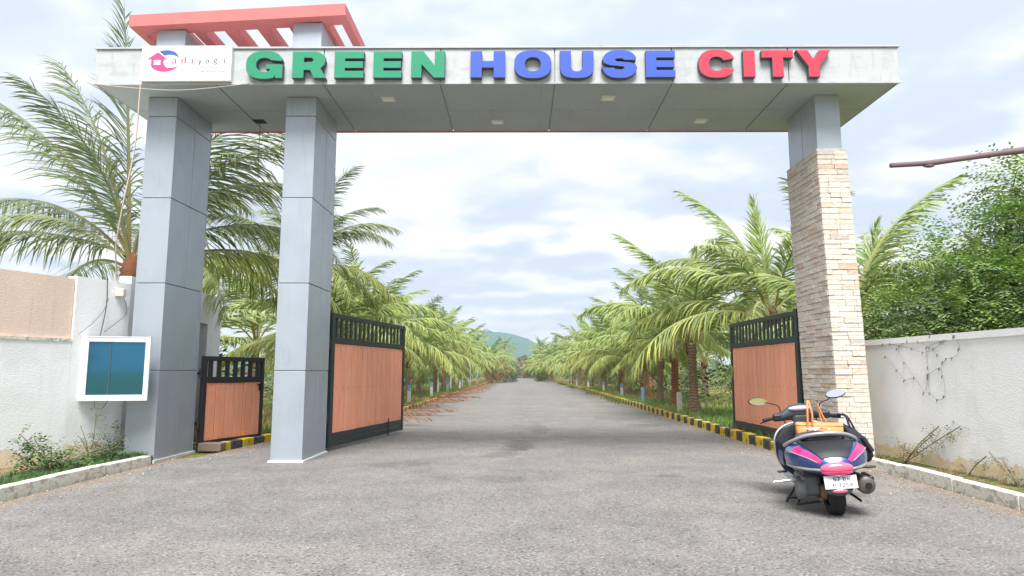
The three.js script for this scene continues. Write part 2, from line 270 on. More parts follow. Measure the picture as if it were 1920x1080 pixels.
const P1 = cladPillar(-6.357, -5.859, -10.862, -12.16, seamsY, 'pillar', Ys, 'grey clad pillar beside the guard booth');
const P2 = cladPillar(-3.984, -3.472, -10.862, -12.16, seamsY, 'pillar', Ys, 'grey clad pillar between the small gate and the driveway');
for (const [a, b] of [[-6.357, -5.859], [-3.984, -3.472]]) part('plinth', bx(b - a + 0.06, 0.05, 1.36, (a + b) / 2, 0.0, -11.51), mat.smooth, a < -5 ? P1 : P2);
// beam
const bX0 = -6.975, bX1 = 6.155, bF = -10.336, bB = -12.524, bT = 6.70;
{
  const g = subgroup('beam', arch, 'long white beam with grey underside');
  part('core', bx(bX1 - bX0 - 0.06, bT - Ys - 0.05, bF - bB - 0.06, (bX0 + bX1) / 2, (Ys + bT) / 2, (bF + bB) / 2), mat.panelDark, g);
  const sx = [bX0, -6.153, -3.208, -1.292, 0.572, 2.481, 4.365, bX1];
  for (let i = 0; i < sx.length - 1; i++) {
    const w = sx[i + 1] - sx[i] - 0.014, x = (sx[i] + sx[i + 1]) / 2;
    for (const [z, s] of [[bF - 0.012, 1], [bB + 0.012, -1]]) { const q = rb(w, bT - Ys, 0.024, 0.006, 0, 0, 0, 1), p = q.attributes.position, u = q.attributes.uv; for (let k = 0; k < p.count; k++) u.setXY(k, p.getX(k) + x, p.getY(k) + 0.3); q.rotateX(rr(-0.004, 0.004)).translate(x, (bT + Ys) / 2, z); part('fascia_panel', q, mat.fascia, g); }
  }
  const ss = [bX0, -4.98, -3.208, -1.292, 0.572, 2.481, 4.365, bX1], zm = -11.47;
  for (let i = 0; i < ss.length - 1; i++) for (const [a, b] of [[bF - 0.026, zm + 0.005], [zm - 0.005, bB + 0.026]]) part('soffit_panel', bx(ss[i + 1] - ss[i] - 0.022, 0.02, a - b, (ss[i] + ss[i + 1]) / 2, Ys + 0.012, (a + b) / 2), mat.soffit, g);
  for (const x of [bX0 + 0.012, bX1 - 0.012]) part('end_panel', bx(0.024, bT - Ys - 0.004, bF - bB - 0.052, x, (bT + Ys) / 2, (bF + bB) / 2), mat.fascia, g);
  part('coping', bx(bX1 - bX0 + 0.04, 0.028, bF - bB + 0.05, (bX0 + bX1) / 2, bT + 0.016, (bF + bB) / 2), mat.fascia, g);
  part('drip_edge', bx(bX1 - bX0 + 0.012, 0.03, 0.016, (bX0 + bX1) / 2, Ys - 0.004, bF + 0.009), mat.fascia, g);
  part('drip_edge', bx(bX1 - bX0, 0.03, 0.016, (bX0 + bX1) / 2, Ys - 0.006, bB - 0.009), mat.pergola, g);
  for (const [x, z] of [[-2.259, -10.945], [1.513, -10.92], [-0.412, -12.01], [3.371, -11.98]]) { part('ceiling_light', rb(0.24, 0.03, 0.2, 0.008, x, Ys - 0.006, z, 1), mat.lamp, g); part('light_diffuser', bx(0.17, 0.006, 0.13, x, Ys - 0.0245, z), mat.white, g); }
  part('light_hole', bx(0.22, 0.006, 0.20, -4.887, Ys - 0.001, -11.99), mat.lampHole, g, 'empty dark square hole for a missing light');
}
// short columns above the beam carrying the red pergola
const peR = 0.2 / 3.72; // rise of the pergola per metre
const peY = x => 7.30 + (x + 6.705) * peR;
{
  const g = subgroup('pergola', arch, 'salmon red slotted pergola roof');
  for (const [a, b] of [[-6.30, -5.80], [-3.93, -3.43]]) part('column_stub', panelBox(b - a, peY(b) - bT - 0.03, 0.9, (a + b) / 2, (peY(a) + bT) / 2 + 0.005, -11.32), mat.panel, g);
  const x0 = -6.705, x1 = -2.985, th = 0.21, zf = -10.70, zb = -13.0, tilt = Math.atan(peR), cx = (x0 + x1) / 2;
  const add = (name, w, h, d, x, z, dy = 0) => { const q = bx(w, h, d); q.rotateZ(tilt).translate(x, peY(x) + th / 2 + dy, z); return part(name, q, mat.pergola, g); };
  const len = (x1 - x0) / Math.cos(tilt);
  add('front_beam', len, th, 0.32, cx, zf - 0.16); add('rear_beam', len, th, 0.32, cx, zb + 0.16);
  const pitch = 0.56, z0 = zf - 0.321, z1 = zb + 0.321; let x = x0;
  const slots = [-6.58, -5.94, -5.56, -4.98, -4.42, -3.86, -3.37];
  let a = x0; for (let i = 0; i <= slots.length; i++) { const b = i < slots.length ? slots[i] - 0.0 : x1; if (b - a > 0.05) add('rafter', b - a, th - 0.004, z0 - z1, (a + b) / 2, (z0 + z1) / 2); a = i < slots.length ? slots[i] + [0.25, 0.2, 0.36, 0.36, 0.36, 0.3, 0.24][i] : x1; }
}
// stone pillar: upper clad column, then courses of split ledger stone
{
  const up = subgroup('upper_column', arch, 'blue grey clad top of the stone pillar');
  const x0 = 4.986, x1 = 5.396, zf = -10.83, zb = -11.98, T = 0.022;
  part('core', bx(x1 - x0 - 0.05, Ys - 5.07, zf - zb - 0.05, (x0 + x1) / 2, (Ys + 5.06) / 2, (zf + zb) / 2), mat.panelDark, up);
  const h = Ys - 5.10, y = (Ys + 5.10) / 2;
  part('cladding_panel', panelBox(x1 - x0, h, T, (x0 + x1) / 2, y, zf - T / 2), mat.panel, up); part('cladding_panel', panelBox(x1 - x0, h, T, (x0 + x1) / 2, y, zb + T / 2), mat.panel, up);
  for (const [a, b] of [[zf - 0.024, -11.40], [-11.41, zb + 0.024]]) for (const s of [x0 + 0.013, x1 - 0.013]) part('cladding_panel', panelBox(a - b, h, T, s, y, (a + b) / 2, Math.PI / 2), mat.panel, up);
  const sp = subgroup('stone_facing', arch, 'cream and tan split stone courses');
  const X = yy => [lerp(5.075, 4.945, yy / 5.14), lerp(5.60, 5.445, yy / 5.14)], F = -10.775, B = -12.03, top = 5.14;
  part('backing', skin([[0, 0], [1, 0], [1, 1], [0, 1]].map(() => 0) && [0.0, top - 0.03].map(yy => { const [a, b] = X(yy); return [[a + 0.05, yy, F - 0.05], [b - 0.05, yy, F - 0.05], [b - 0.05, yy, B + 0.05], [a + 0.05, yy, B + 0.05]]; })), mat.stoneBack, sp);
  const r = rngOf(404), hidden = stoneMats.map(() => []); let yy = 0, n = 0;
  const pick = () => { const t = r(); return t < 0.25 ? 0 : t < 0.44 ? 1 : t < 0.63 ? 2 : t < 0.70 ? 3 : t < 0.76 ? 4 : t < 0.84 ? 5 : t < 0.87 ? 6 : 7; };
  const rough = (w, hh, d) => { const g = new RoundedBoxGeometry(w, hh, d, 1, 0.007), p = g.attributes.position, u = g.attributes.uv, ox = r() * 3, oy = r() * 3; for (let i = 0; i < p.count; i++) { u.setXY(i, p.getX(i) + ox, p.getY(i) + oy); } return g; };
  while (yy < top - 0.02) {
    let hh = rr(0.062, 0.098, r); if (yy + hh > top - 0.04) hh = top - yy;
    const [a, b] = X(yy + hh / 2), lay = (len, cb) => { let s = 0; const first = rr(0.08, 0.3, r); let k = 0; while (s < len - 0.001) { let w = k++ ? rr(0.16, 0.40, r) : first; if (len - s - w < 0.07) w = len - s; cb(s, w); s += w; } };
    const d = 0.07, side = (name, s, w, face) => {
      const proud = rr(-0.005, 0.010, r), q = rough(w - 0.003, hh - 0.003, d), y = yy + hh / 2, t = s + w / 2, m = pick(); q.rotateY(rr(-0.012, 0.012, r));
      if (face === 0) q.translate(a + t, y, F - d / 2 + proud); if (face === 2) q.translate(a + t, y, B + d / 2 - proud);
      if (face === 1) { q.rotateY(Math.PI / 2); q.translate(a + d / 2 - proud, y, F - 0.02 - t); } if (face === 3) { q.rotateY(Math.PI / 2); q.translate(b - d / 2 + proud, y, F - 0.02 - t); }
      if (face < 2 && n < 300) { part('stone', q, stoneMats[m], sp); n++; } else hidden[m].push(q);
    };
    for (const f of [0, 1, 2, 3]) lay(f % 2 ? F - B - 0.04 : b - a, (s, w) => side('stone', s, w, f));
    yy += hh;
  }
  hidden.forEach((l, i) => { if (l.length) part('more_stones', l, stoneMats[i], sp).userData.kind = 'stuff'; });
  part('capstone', bx(X(top)[1] - X(top)[0] + 0.004, 0.02, F - B, (X(top)[0] + X(top)[1]) / 2, top - 0.008, (F + B) / 2), stoneMats[7], sp);
}
// raised letters
{
  const sign = thing('sign_lettering', 'raised green, blue and red letters reading GREEN HOUSE CITY on the beam', 'sign', [0, 6.155, bF]);
  const se = (cx, cy, rx, ry, t, e = 2.5) => { const c = Math.cos(t), s = Math.sin(t); return [cx + rx * Math.sign(c) * Math.abs(c) ** (2 / e), cy + ry * Math.sign(s) * Math.abs(s) ** (2 / e)]; };
  const arc = (rx, ry, a, b, n = 40, e = 2.5, cx = 0.5, cy = 0.5) => Array.from({ length: n + 1 }, (_, i) => se(cx, cy, rx, ry, (a + (b - a) * i / n) * Math.PI / 180, e));
  const G = {
    E: { o: [[0, 0], [1, 0], [1, .27], [.36, .27], [.36, .37], [.97, .37], [.97, .63], [.36, .63], [.36, .73], [1, .73], [1, 1], [0, 1]] },
    H: { o: [[0, 0], [.33, 0], [.33, .37], [.67, .37], [.67, 0], [1, 0], [1, 1], [.67, 1], [.67, .63], [.33, .63], [.33, 1], [0, 1]] },
    N: { o: [[0, 0], [.31, 0], [.31, .50], [.68, 0], [1, 0], [1, 1], [.70, 1], [.70, .46], [.36, 1], [0, 1]] },
    I: { o: [[0, 0], [1, 0], [1, 1], [0, 1]] },
    T: { o: [[.33, 0], [.68, 0], [.68, .72], [1, .72], [1, 1], [0, 1], [0, .72], [.33, .72]] },
    Y: { o: [[.34, 0], [.66, 0], [.66, .40], [1, 1], [.67, 1], [.5, .66], [.33, 1], [0, 1], [.34, .40]] },
    O: { o: arc(.5, .53, 0, 354, 60), h: [arc(.21, .26, 0, 354, 40, 2.2)] },
    C: { o: [...arc(.5, .53, 16, 342, 56), ...arc(.21, .26, 332, 26, 36, 2.2)] },
    G: { o: [...arc(.5, .53, 14, 296, 52), [.80, .10], [.80, 0], [1, 0], [1, .52], [.54, .52], [.54, .34], [.66, .34], ...arc(.22, .26, 312, 40, 36, 2.2), [.95, .64]] },
    U: { o: [[0, 1], ...arc(.5, .43, 180, 360, 30, 2.7, .5, .40), [1, 1], [.67, 1], ...arc(.17, .19, 360, 180, 20, 2.3, .5, .42), [.33, 1]] },
    S: { o: [...arc(.5, .53, 22, 158, 30), [.0, .66], [.06, .53], [.22, .45], [.60, .40], [.64, .345], [.56, .295], [.40, .30], [.33, .36], [-.02, .36], ...arc(.5, .53, 205, 338, 30), [1.0, .36], [.95, .49], [.80, .56], [.42, .60], [.36, .655], [.44, .705], [.58, .70], [.63, .645], [.965, .645]] },
    R: { o: [[0, 0], [.35, 0], [.35, .30], [.54, .30], [.66, 0], [1.03, 0], [.86, .36], [.97, .50], [1, .66], [.96, .84], [.84, .96], [.68, 1], [0, 1]], h: [[[.35, .60], [.58, .60], [.64, .68], [.58, .76], [.35, .76]]] },
  };
  const row = [['G', -4.446, -3.846, 'green'], ['R', -3.689, -3.151, 'green'], ['E', -3.003, -2.526, 'green'], ['E', -2.37, -1.911, 'green'], ['N', -1.756, -1.211, 'green'], ['H', -.796, -.235, 'blue'], ['O', -.088, .515, 'blue'], ['U', .653, 1.195, 'blue'], ['S', 1.332, 1.899, 'blue'], ['E', 2.037, 2.509, 'blue'], ['C', 2.886, 3.468, 'pink'], ['I', 3.605, 3.793, 'pink'], ['T', 3.904, 4.409, 'pink'], ['Y', 4.46, 5.015, 'pink']];
  for (const [ch, a, b, c] of row) {
    const w = b - a, h = 0.452, map = l => l.map(([x, y]) => new THREE.Vector2(a + x * w, y * h)), s = new THREE.Shape(map(G[ch].o)); for (const q of G[ch].h || []) s.holes.push(new THREE.Path(map(q)));
    const e = new THREE.ExtrudeGeometry(s, { depth: 0.088, bevelEnabled: true, bevelThickness: 0.004, bevelSize: 0.004, bevelOffset: -0.004, bevelSegments: 1, curveSegments: 4 }); e.translate(0, 0, 0.006);
    const m = new THREE.Mesh(e, [mat[c], mat.letterSide]); m.name = 'letter_' + ch.toLowerCase(); m.castShadow = m.receiveShadow = true; sign.add(m);
  }
}
// logo board (flat print)
{
  const c = document.createElement('canvas'); c.width = 1024; c.height = 420; const x = c.getContext('2d');
  x.fillStyle = '#eef0f4'; x.fillRect(0, 0, 1024, 420);
  const k = 1024 / 1720, ox = -65 * k, oy = -85 * k * 1.0; x.save(); x.scale(k, 420 / 690); x.translate(-65, -85);
  x.fillStyle = '#e8447e'; x.beginPath(); x.moveTo(155, 358); x.lineTo(370, 205); x.lineTo(575, 358); x.lineTo(500, 358); x.bezierCurveTo(470, 440, 520, 520, 600, 522); x.bezierCurveTo(690, 522, 740, 500, 775, 468); x.bezierCurveTo(740, 570, 600, 612, 480, 606); x.bezierCurveTo(350, 600, 250, 530, 247, 470); x.lineTo(247, 358); x.closePath(); x.fill();
  x.fillStyle = '#eef0f4'; x.fillRect(300, 365, 128, 96); x.fillStyle = '#e8447e'; x.fillRect(358, 365, 8, 96); x.fillRect(300, 408, 128, 8);
  x.fillStyle = '#3d5ea8'; x.beginPath(); x.moveTo(390, 195); x.bezierCurveTo(480, 150, 640, 150, 720, 220); x.bezierCurveTo(760, 255, 780, 290, 785, 325); x.bezierCurveTo(730, 285, 680, 262, 600, 262); x.bezierCurveTo(560, 262, 530, 268, 505, 285); x.closePath(); x.fill();
  x.textBaseline = 'alphabetic'; x.font = 'bold 180px serif'; x.fillStyle = '#b03468'; x.fillText('a', 640, 440); x.fillText('d', 820, 440); x.fillText('ı', 1010, 440);
  x.fillStyle = '#4c4c55'; x.font = 'bold 150px sans-serif'; x.fillText('y', 1150, 440); x.fillText('o', 1290, 440); x.fillText('g', 1450, 430); x.fillText('i', 1640, 440);
  x.font = 'bold 84px sans-serif'; x.fillStyle = '#b8626c'; x.fillText('Promoters', 1205, 548, 490);
  x.fillStyle = '#5f6474'; for (const [a, w] of [[1200, 70], [1300, 205], [1540, 150]]) for (let q = 0; q < w; q += 22) x.fillRect(a + q, 582 + (q % 3) * 3, 15, 26);
  x.restore();
  const t = new THREE.CanvasTexture(c); t.colorSpace = THREE.SRGBColorSpace; t.anisotropy = 8;
  const b = thing('logo_board', 'white signboard with pink house and crescent logo reading adiyogi on the beam', 'signboard', [-5.437, 6.425, bF]);
  part('cabinet', bx(1.475, 0.60, 0.07, 0, 0, 0.037), mat.white, b); part('print', new THREE.PlaneGeometry(1.46, 0.585).translate(0, 0, 0.0745), M(0xffffff, 0.4, { map: t }), b);
}
// cables on the arch
{
  single('hanging_cable', tube([[-6.18, 6.08, -10.30], [-6.20, 5.0, -10.3], [-6.34, 4.0, -10.32], [-6.50, 3.4, -10.5], [-6.62, 2.93, -10.78]], 0.011, 30, 6), mat.wireTan, 'tan cable hanging from the beam down beside the booth pillar', 'cable');
  single('sagging_wire', tube([[-6.96, 6.10, -10.31], [-6.4, 6.03, -10.30], [-5.6, 5.98, -10.30], [-4.9, 6.03, -10.30], [-4.4, 6.10, -10.31]], 0.006, 30, 5), mat.wireTan, 'thin pale wire sagging under the logo board', 'cable');
  single('dangling_wire', tube([[-4.87, 6.10, -11.98], [-4.88, 5.6, -12.0], [-4.86, 5.0, -11.98]], 0.006, 14, 5), mat.wire, 'thin dark wire dangling from the empty light hole', 'cable');
}
// ---------------------------------------------------------------- guard booth and boundary walls
// vertical slab between two plan points; s runs along the wall, holes [s0,s1,y0,y1]; thickness goes to the left of a->b
function slab(a, b, y0, y1, t, holes = [], uo = 0) {
  const len = Math.hypot(b[0] - a[0], b[1] - a[1]), s = new THREE.Shape([[0, y0], [len, y0], [len, y1], [0, y1]].map(p => new THREE.Vector2(...p)));
  for (const [p, q, u, v] of holes) s.holes.push(new THREE.Path([[p, u], [q, u], [q, v], [p, v]].map(w => new THREE.Vector2(...w))));
  const g = new THREE.ExtrudeGeometry(s, { depth: t, bevelEnabled: false }), p = g.attributes.position, n = g.attributes.normal, u = g.attributes.uv;
  for (let i = 0; i < p.count; i++) u.setXY(i, (Math.abs(n.getX(i)) > 0.5 ? p.getZ(i) : p.getX(i)) + uo, Math.abs(n.getY(i)) > 0.5 ? p.getZ(i) + 1 : p.getY(i));
  g.translate(0, 0, -t).rotateY(Math.atan2(-(b[1] - a[1]), b[0] - a[0])).translate(a[0], 0, a[1]); return g;
}
const booth = thing('guard_booth', 'white plastered guard booth with flat roof behind the grey pillar', 'booth');
{
  const A = [-8.6, -5.6], Bp = [-6.84, -10.13], C = [-6.535, -11.05], D = [-6.50, -14.42];
  // order far to near so that the slab thickness lies on the outside-left; wall faces look towards the road
  const far = [-10.2, -14.42];
  // lower wall towards the camera side with the beige band above it
  part('front_wall', slab(A, Bp, 0, 1.90, 0.20, [], 0), mat.plaster, booth);
  part('beige_band', slab([A[0] - 0.025, A[1]], [Bp[0] - 0.03, Bp[1] - 0.00], 1.90, 2.86, 0.14, [], 0), mat.beige, booth, 'recessed beige painted band above the ledge');
  part('ledge', slab([A[0] + 0.03, A[1] + 0.01], [Bp[0] + 0.01, Bp[1] + 0.012], 1.885, 1.93, 0.225, [], 2), mat.kerbWhite, booth, 'stained narrow ledge');
  part('window_wall', slab([Bp[0] + 0.004, Bp[1] - 0.004], C, 0, 2.90, 0.20, [[0.20, 0.86, 1.0, 1.98]], 3), mat.plaster, booth);
  part('side_wall', slab([C[0], C[1] - 0.003], D, 0, 3.03, 0.20, [[1.85, 2.78, 0.0, 2.42]], 5), mat.plaster, booth);
  part('rear_wall', slab([D[0] - 0.206, D[1] + 0.002], [far[0], far[1] + 0.002], 0, 3.06, 0.2, [], 1), mat.plaster, booth);
  part('inner_wall', slab([-9.2, -14.2], [-9.2, -10.2], 0, 2.8, 0.15), mat.smooth, booth);
  part('roof_slab', flatPoly([[-6.72, -10.6], [-6.70, -14.21], [-10.2, -14.21], [-10.2, -8.0], [-7.9, -8.0]], 2.82, 0.14), mat.smooth, booth);
  const dr = part('door', slab([-6.6, -12.94], [-7.35, -13.2], 0.02, 2.40, 0.04), M(L(0.36, 0.34, 0.27), 0.6), booth, 'olive grey door standing open'); 
  part('handle', rb(0.1, 0.03, 0.04, 0.01, -7.2, 1.05, -13.10), mat.chrome, dr);
  // window: fixed frame in the opening, a sash swung out to face the road
  const win = subgroup('window', booth, 'white framed window with its sash swung out');
  const dir = [C[0] - Bp[0], C[1] - Bp[1]], l = Math.hypot(...dir), P = s => [Bp[0] + dir[0] / l * s, Bp[1] + dir[1] / l * s];
  for (const [a, b] of [[0.20, 0.25], [0.81, 0.86]]) part('frame', slab(P(a), P(b), 1.0, 1.98, 0.09), mat.wood, win);
  part('lintel', slab(P(0.14), P(0.92), 1.985, 2.03, 0.26), mat.wood, win);
  const sash = subgroup('sash', booth, 'white aluminium sash with blue green tinted glass');
  sash.position.set(-6.735, 0, -10.27); sash.rotation.y = 0.30; const W = 0.93, y0 = 1.0, y1 = 1.965, f = 0.072;
  part('stile', rb(f, y1 - y0, 0.06, 0.008, f / 2, (y0 + y1) / 2, 0, 1), mat.alu, sash); part('stile', rb(f, y1 - y0, 0.06, 0.008, W - f / 2, (y0 + y1) / 2, 0, 1), mat.alu, sash);
  part('rail', rb(W - 2 * f, f, 0.056, 0.008, W / 2, y0 + f / 2, 0, 1), mat.alu, sash); part('rail', rb(W - 2 * f, f, 0.056, 0.008, W / 2, y1 - f / 2, 0, 1), mat.alu, sash);
  part('outer_frame', [bx(0.03, y1 - y0 + 0.02, 0.10, -0.016, (y0 + y1) / 2, -0.03), bx(W, 0.012, 0.11, W / 2, y0 - 0.008, -0.02), bx(W, 0.012, 0.11, W / 2, y1 + 0.008, -0.02)], mat.white, sash);
  part('pane', bx(W - 2 * f + 0.01, y1 - y0 - 2 * f + 0.01, 0.006, W / 2, (y0 + y1) / 2, 0.0), mat.glass, sash);
  part('mullion', bx(0.014, y1 - y0 - 2 * f, 0.012, W * 0.40, (y0 + y1) / 2, 0.006), M(L(0.05, 0.09, 0.10), 0.5), sash);
}
// junction box and loose wiring on the booth
single('junction_box', rb(0.14, 0.13, 0.09, 0.012, -6.55, 2.72, -10.80), M(L(0.66, 0.57, 0.46), 0.6), 'small cream junction box near the top of the booth wall', 'junction box');
single('wall_cable', merge([tube([[-6.63, 2.92, -10.55], [-6.625, 2.5, -10.57], [-6.64, 2.1, -10.52], [-6.57, 1.98, -10.38]], 0.008, 24, 5), tube([[-6.53, 2.66, -10.85], [-6.50, 2.4, -10.92], [-6.56, 2.2, -10.72], [-6.61, 2.06, -10.55]], 0.005, 24, 5), tube([[-6.45, 1.0, -10.17], [-6.42, 0.9, -10.16], [-6.30, 0.88, -10.13], [-6.20, 1.0, -10.10]], 0.005, 20, 5), tube([[-6.79, 2.0, -10.2], [-6.72, 2.2, -10.42], [-6.65, 2.42, -10.56], [-6.62, 2.6, -10.6]], 0.004, 20, 5)]), mat.wire, 'loose grey cables looping down the booth wall to the open window', 'cable');
// right boundary wall
{
  const w = thing('boundary_wall', 'long white stippled boundary wall beside the stone pillar', 'wall');
  part('wall_face', slab([5.93, -11.75], [6.30, -2.0], 0, 1.90, 0.2, [], 0), mat.plaster, w);
  part('coping', slab([5.905, -11.76], [6.275, -2.0], 1.90, 1.99, 0.24, [], 2), mat.plaster, w);
}
// dead light string on the right wall: wire with small dark bulbs
{
  const s = thing('light_string', 'dead string of small dark bulbs drooping in loops on the white boundary wall', 'light string');
  const bulbs = [], wx = z => lerp(5.93, 6.30, (z + 11.75) / 9.75) - 0.008;
  const at = (u, v) => { const z = -11.0 + (u - 1640) / 215 * 2.55 * 0.78; return [wx(z) - 0.008, 1.95 - (v - 640) * 0.0089, z]; };
  const lines = [[[1642, 645], [1665, 645], [1690, 650], [1712, 642], [1740, 645], [1772, 636]], [[1648, 668], [1678, 692], [1698, 710], [1724, 705], [1746, 730], [1758, 705], [1760, 688], [1762, 655], [1795, 648], [1825, 640]], [[1683, 655], [1700, 680], [1724, 705]], [[1758, 700], [1787, 690], [1793, 702], [1794, 734], [1778, 740], [1760, 730], [1760, 700]], [[1690, 650], [1722, 656], [1750, 663], [1778, 658], [1804, 646]], [[1787, 690], [1805, 675], [1818, 674], [1835, 660], [1828, 640]], [[1766, 655], [1785, 668], [1797, 680]]];
  part('wire', lines.map(l => tube(l.map(p => at(...p)), 0.0022, 24, 4)), mat.stringWire, s);
  for (const l of lines) for (const p of l) { const [x, y, z] = at(...p); part('bulb', bar([x - 0.008, y + 0.01, z], [x - 0.02, y - 0.035, z + rr(-0.02, 0.02)], 0.010, 6, 0.005), mat.stringWire, s); }
}
// ---------------------------------------------------------------- gates
function gate(name, label, hinge, free, H, y0, o) {
  const W = Math.hypot(free[0] - hinge[0], free[1] - hinge[1]), g = thing(name, label, 'gate', [hinge[0], 0, hinge[1]], Math.atan2(-(free[1] - hinge[1]), free[0] - hinge[0]), o.group);
  const fm = o.frame, t = 0.06, st = o.stile, top = y0 + H;
  part('stile', rb(st, H + (o.post || 0), t + 0.01, 0.006, st / 2, y0 + (H + (o.post || 0)) / 2 - (o.post ? 0.03 : 0), 0, 1), fm, g); part('stile', rb(st * 0.8, H, t, 0.006, W - st * 0.4, y0 + H / 2, 0, 1), fm, g);
  const rail = (y, h, d = t - 0.006) => part('rail', rb(W - st * 1.8 - 0.002, h, d, 0.006, st + (W - st * 1.8) / 2, y, 0, 1), fm, g);
  rail(top - 0.045, 0.09); rail(o.mid, 0.11); for (const [y, h] of o.bottom) rail(y, h);
  const x0 = st, x1 = W - st * 0.8, n = o.bars, lo = o.mid + 0.055, hi = top - 0.09, bg = bx(o.barW, hi - lo, 0.03);
  for (let i = 0; i < n; i++) { const b = part('bar', bg, fm, g); b.position.set(x0 + (x1 - x0) * (i + 0.5) / n, (lo + hi) / 2, rr(-0.004, 0.004)); }
  const pb = o.bottom[0][0] + o.bottom[0][1] / 2, pt = o.mid - 0.055, m = o.planks, pw = (x1 - x0 - 0.02) / m;
  part('back_sheet', bx(x1 - x0 - 0.01, pt - pb - 0.004, 0.008, (x0 + x1) / 2, (pt + pb) / 2, -o.face * 0.012), fm, g);
  const pos = [];
  for (let i = 0; i < m; i++) {
    const w = pw - 0.017, q = rb(w, pt - pb - rr(0.006, 0.016), 0.016, 0.003, 0, 0, 0, 1), P = q.attributes.position, u = q.attributes.uv, ou = rand(), ov = rand(); for (let k = 0; k < P.count; k++) u.setXY(k, P.getX(k) * 1.2 + ou, P.getY(k) * 0.45 + ov);
    const b = part('plank', q, o.mats[i % 3 ^ (i % 7 === 0 ? 1 : 0)] || o.mats[0], g); b.position.set(x0 + 0.01 + pw * (i + 0.5), (pt + pb) / 2 + rr(-0.003, 0.003), o.face * (0.006 + rr(0, 0.005)));
    for (const yy of o.screws) for (const dx of o.pairs ? [-0.3, 0.3] : [0]) pos.push([x0 + 0.01 + pw * (i + 0.5 + dx), yy]);
  }
  part('screws', pos.map(([x, y]) => ball(0.009, 0.009, 0.004, x, y, o.face * 0.0205, 6, 4)), mat.black, g).userData.kind = 'stuff';
  for (const y of o.hinges) { const h = part('hinge', bar([-0.03, y - 0.09, 0], [-0.03, y + 0.09, 0], 0.026, 10), fm, g); part('hinge_leaf', bx(0.12, 0.05, 0.02, -0.02, y, -o.face * 0.045), fm, h); }
  return g;
}
const gL = gate('driveway_gate', 'wide black framed gate of salmon planks hinged to the grey clad pillar', [-3.49, -12.30], [-2.80, -16.15], 2.47, 0.06, { group: undefined, frame: mat.gate, stile: 0.13, mid: 2.02, bottom: [[0.245, 0.13], [0.118, 0.10]], bars: 17, barW: 0.07, planks: 14, mats: plankMats, face: 1, screws: [1.13, 0.37, 1.93], hinges: [0.6, 1.95] });
part('drop_bolt', bar([2.9, 0.02, 0.05], [2.9, 0.4, 0.05], 0.012), mat.gate, gL); part('latch', rb(0.1, 0.1, 0.08, 0.01, 3.93, 1.15, 0), mat.gate, gL);
const gR = gate('driveway_gate', 'wide black framed gate of salmon planks hinged to the stone pillar', [5.06, -12.12], [4.98, -15.75], 2.47, 0.10, { frame: mat.gate, stile: 0.13, mid: 2.05, bottom: [[0.285, 0.13], [0.158, 0.10]], bars: 17, barW: 0.07, planks: 14, mats: plankMats, face: -1, screws: [1.17, 0.41, 1.96], hinges: [0.6, 1.95], post: 0.06 });
const gS = gate('pedestrian_gate', 'small dark framed gate of brick red planks beside the guard booth', [-5.83, -12.28], [-5.34, -13.95], 1.66, 0.06, { frame: mat.gateBrown, stile: 0.10, mid: 1.28, bottom: [[0.115, 0.11]], bars: 7, barW: 0.10, planks: 6, mats: plankMats, face: 1, screws: [1.19, 0.21], hinges: [0.5, 1.4] });
part('slide_bolt', [bx(0.08, 0.03, 0.02, 1.58, 1.17, 0.035), bx(0.03, 0.14, 0.02, 1.60, 1.12, 0.035)], mat.black, gS);
single('concrete_block', rb(0.42, 0.15, 0.24, 0.015, -5.60, 0.075, -12.35), M(L(0.20, 0.15, 0.12), 0.95), 'brown block lying under the hinge of the small gate', 'block');
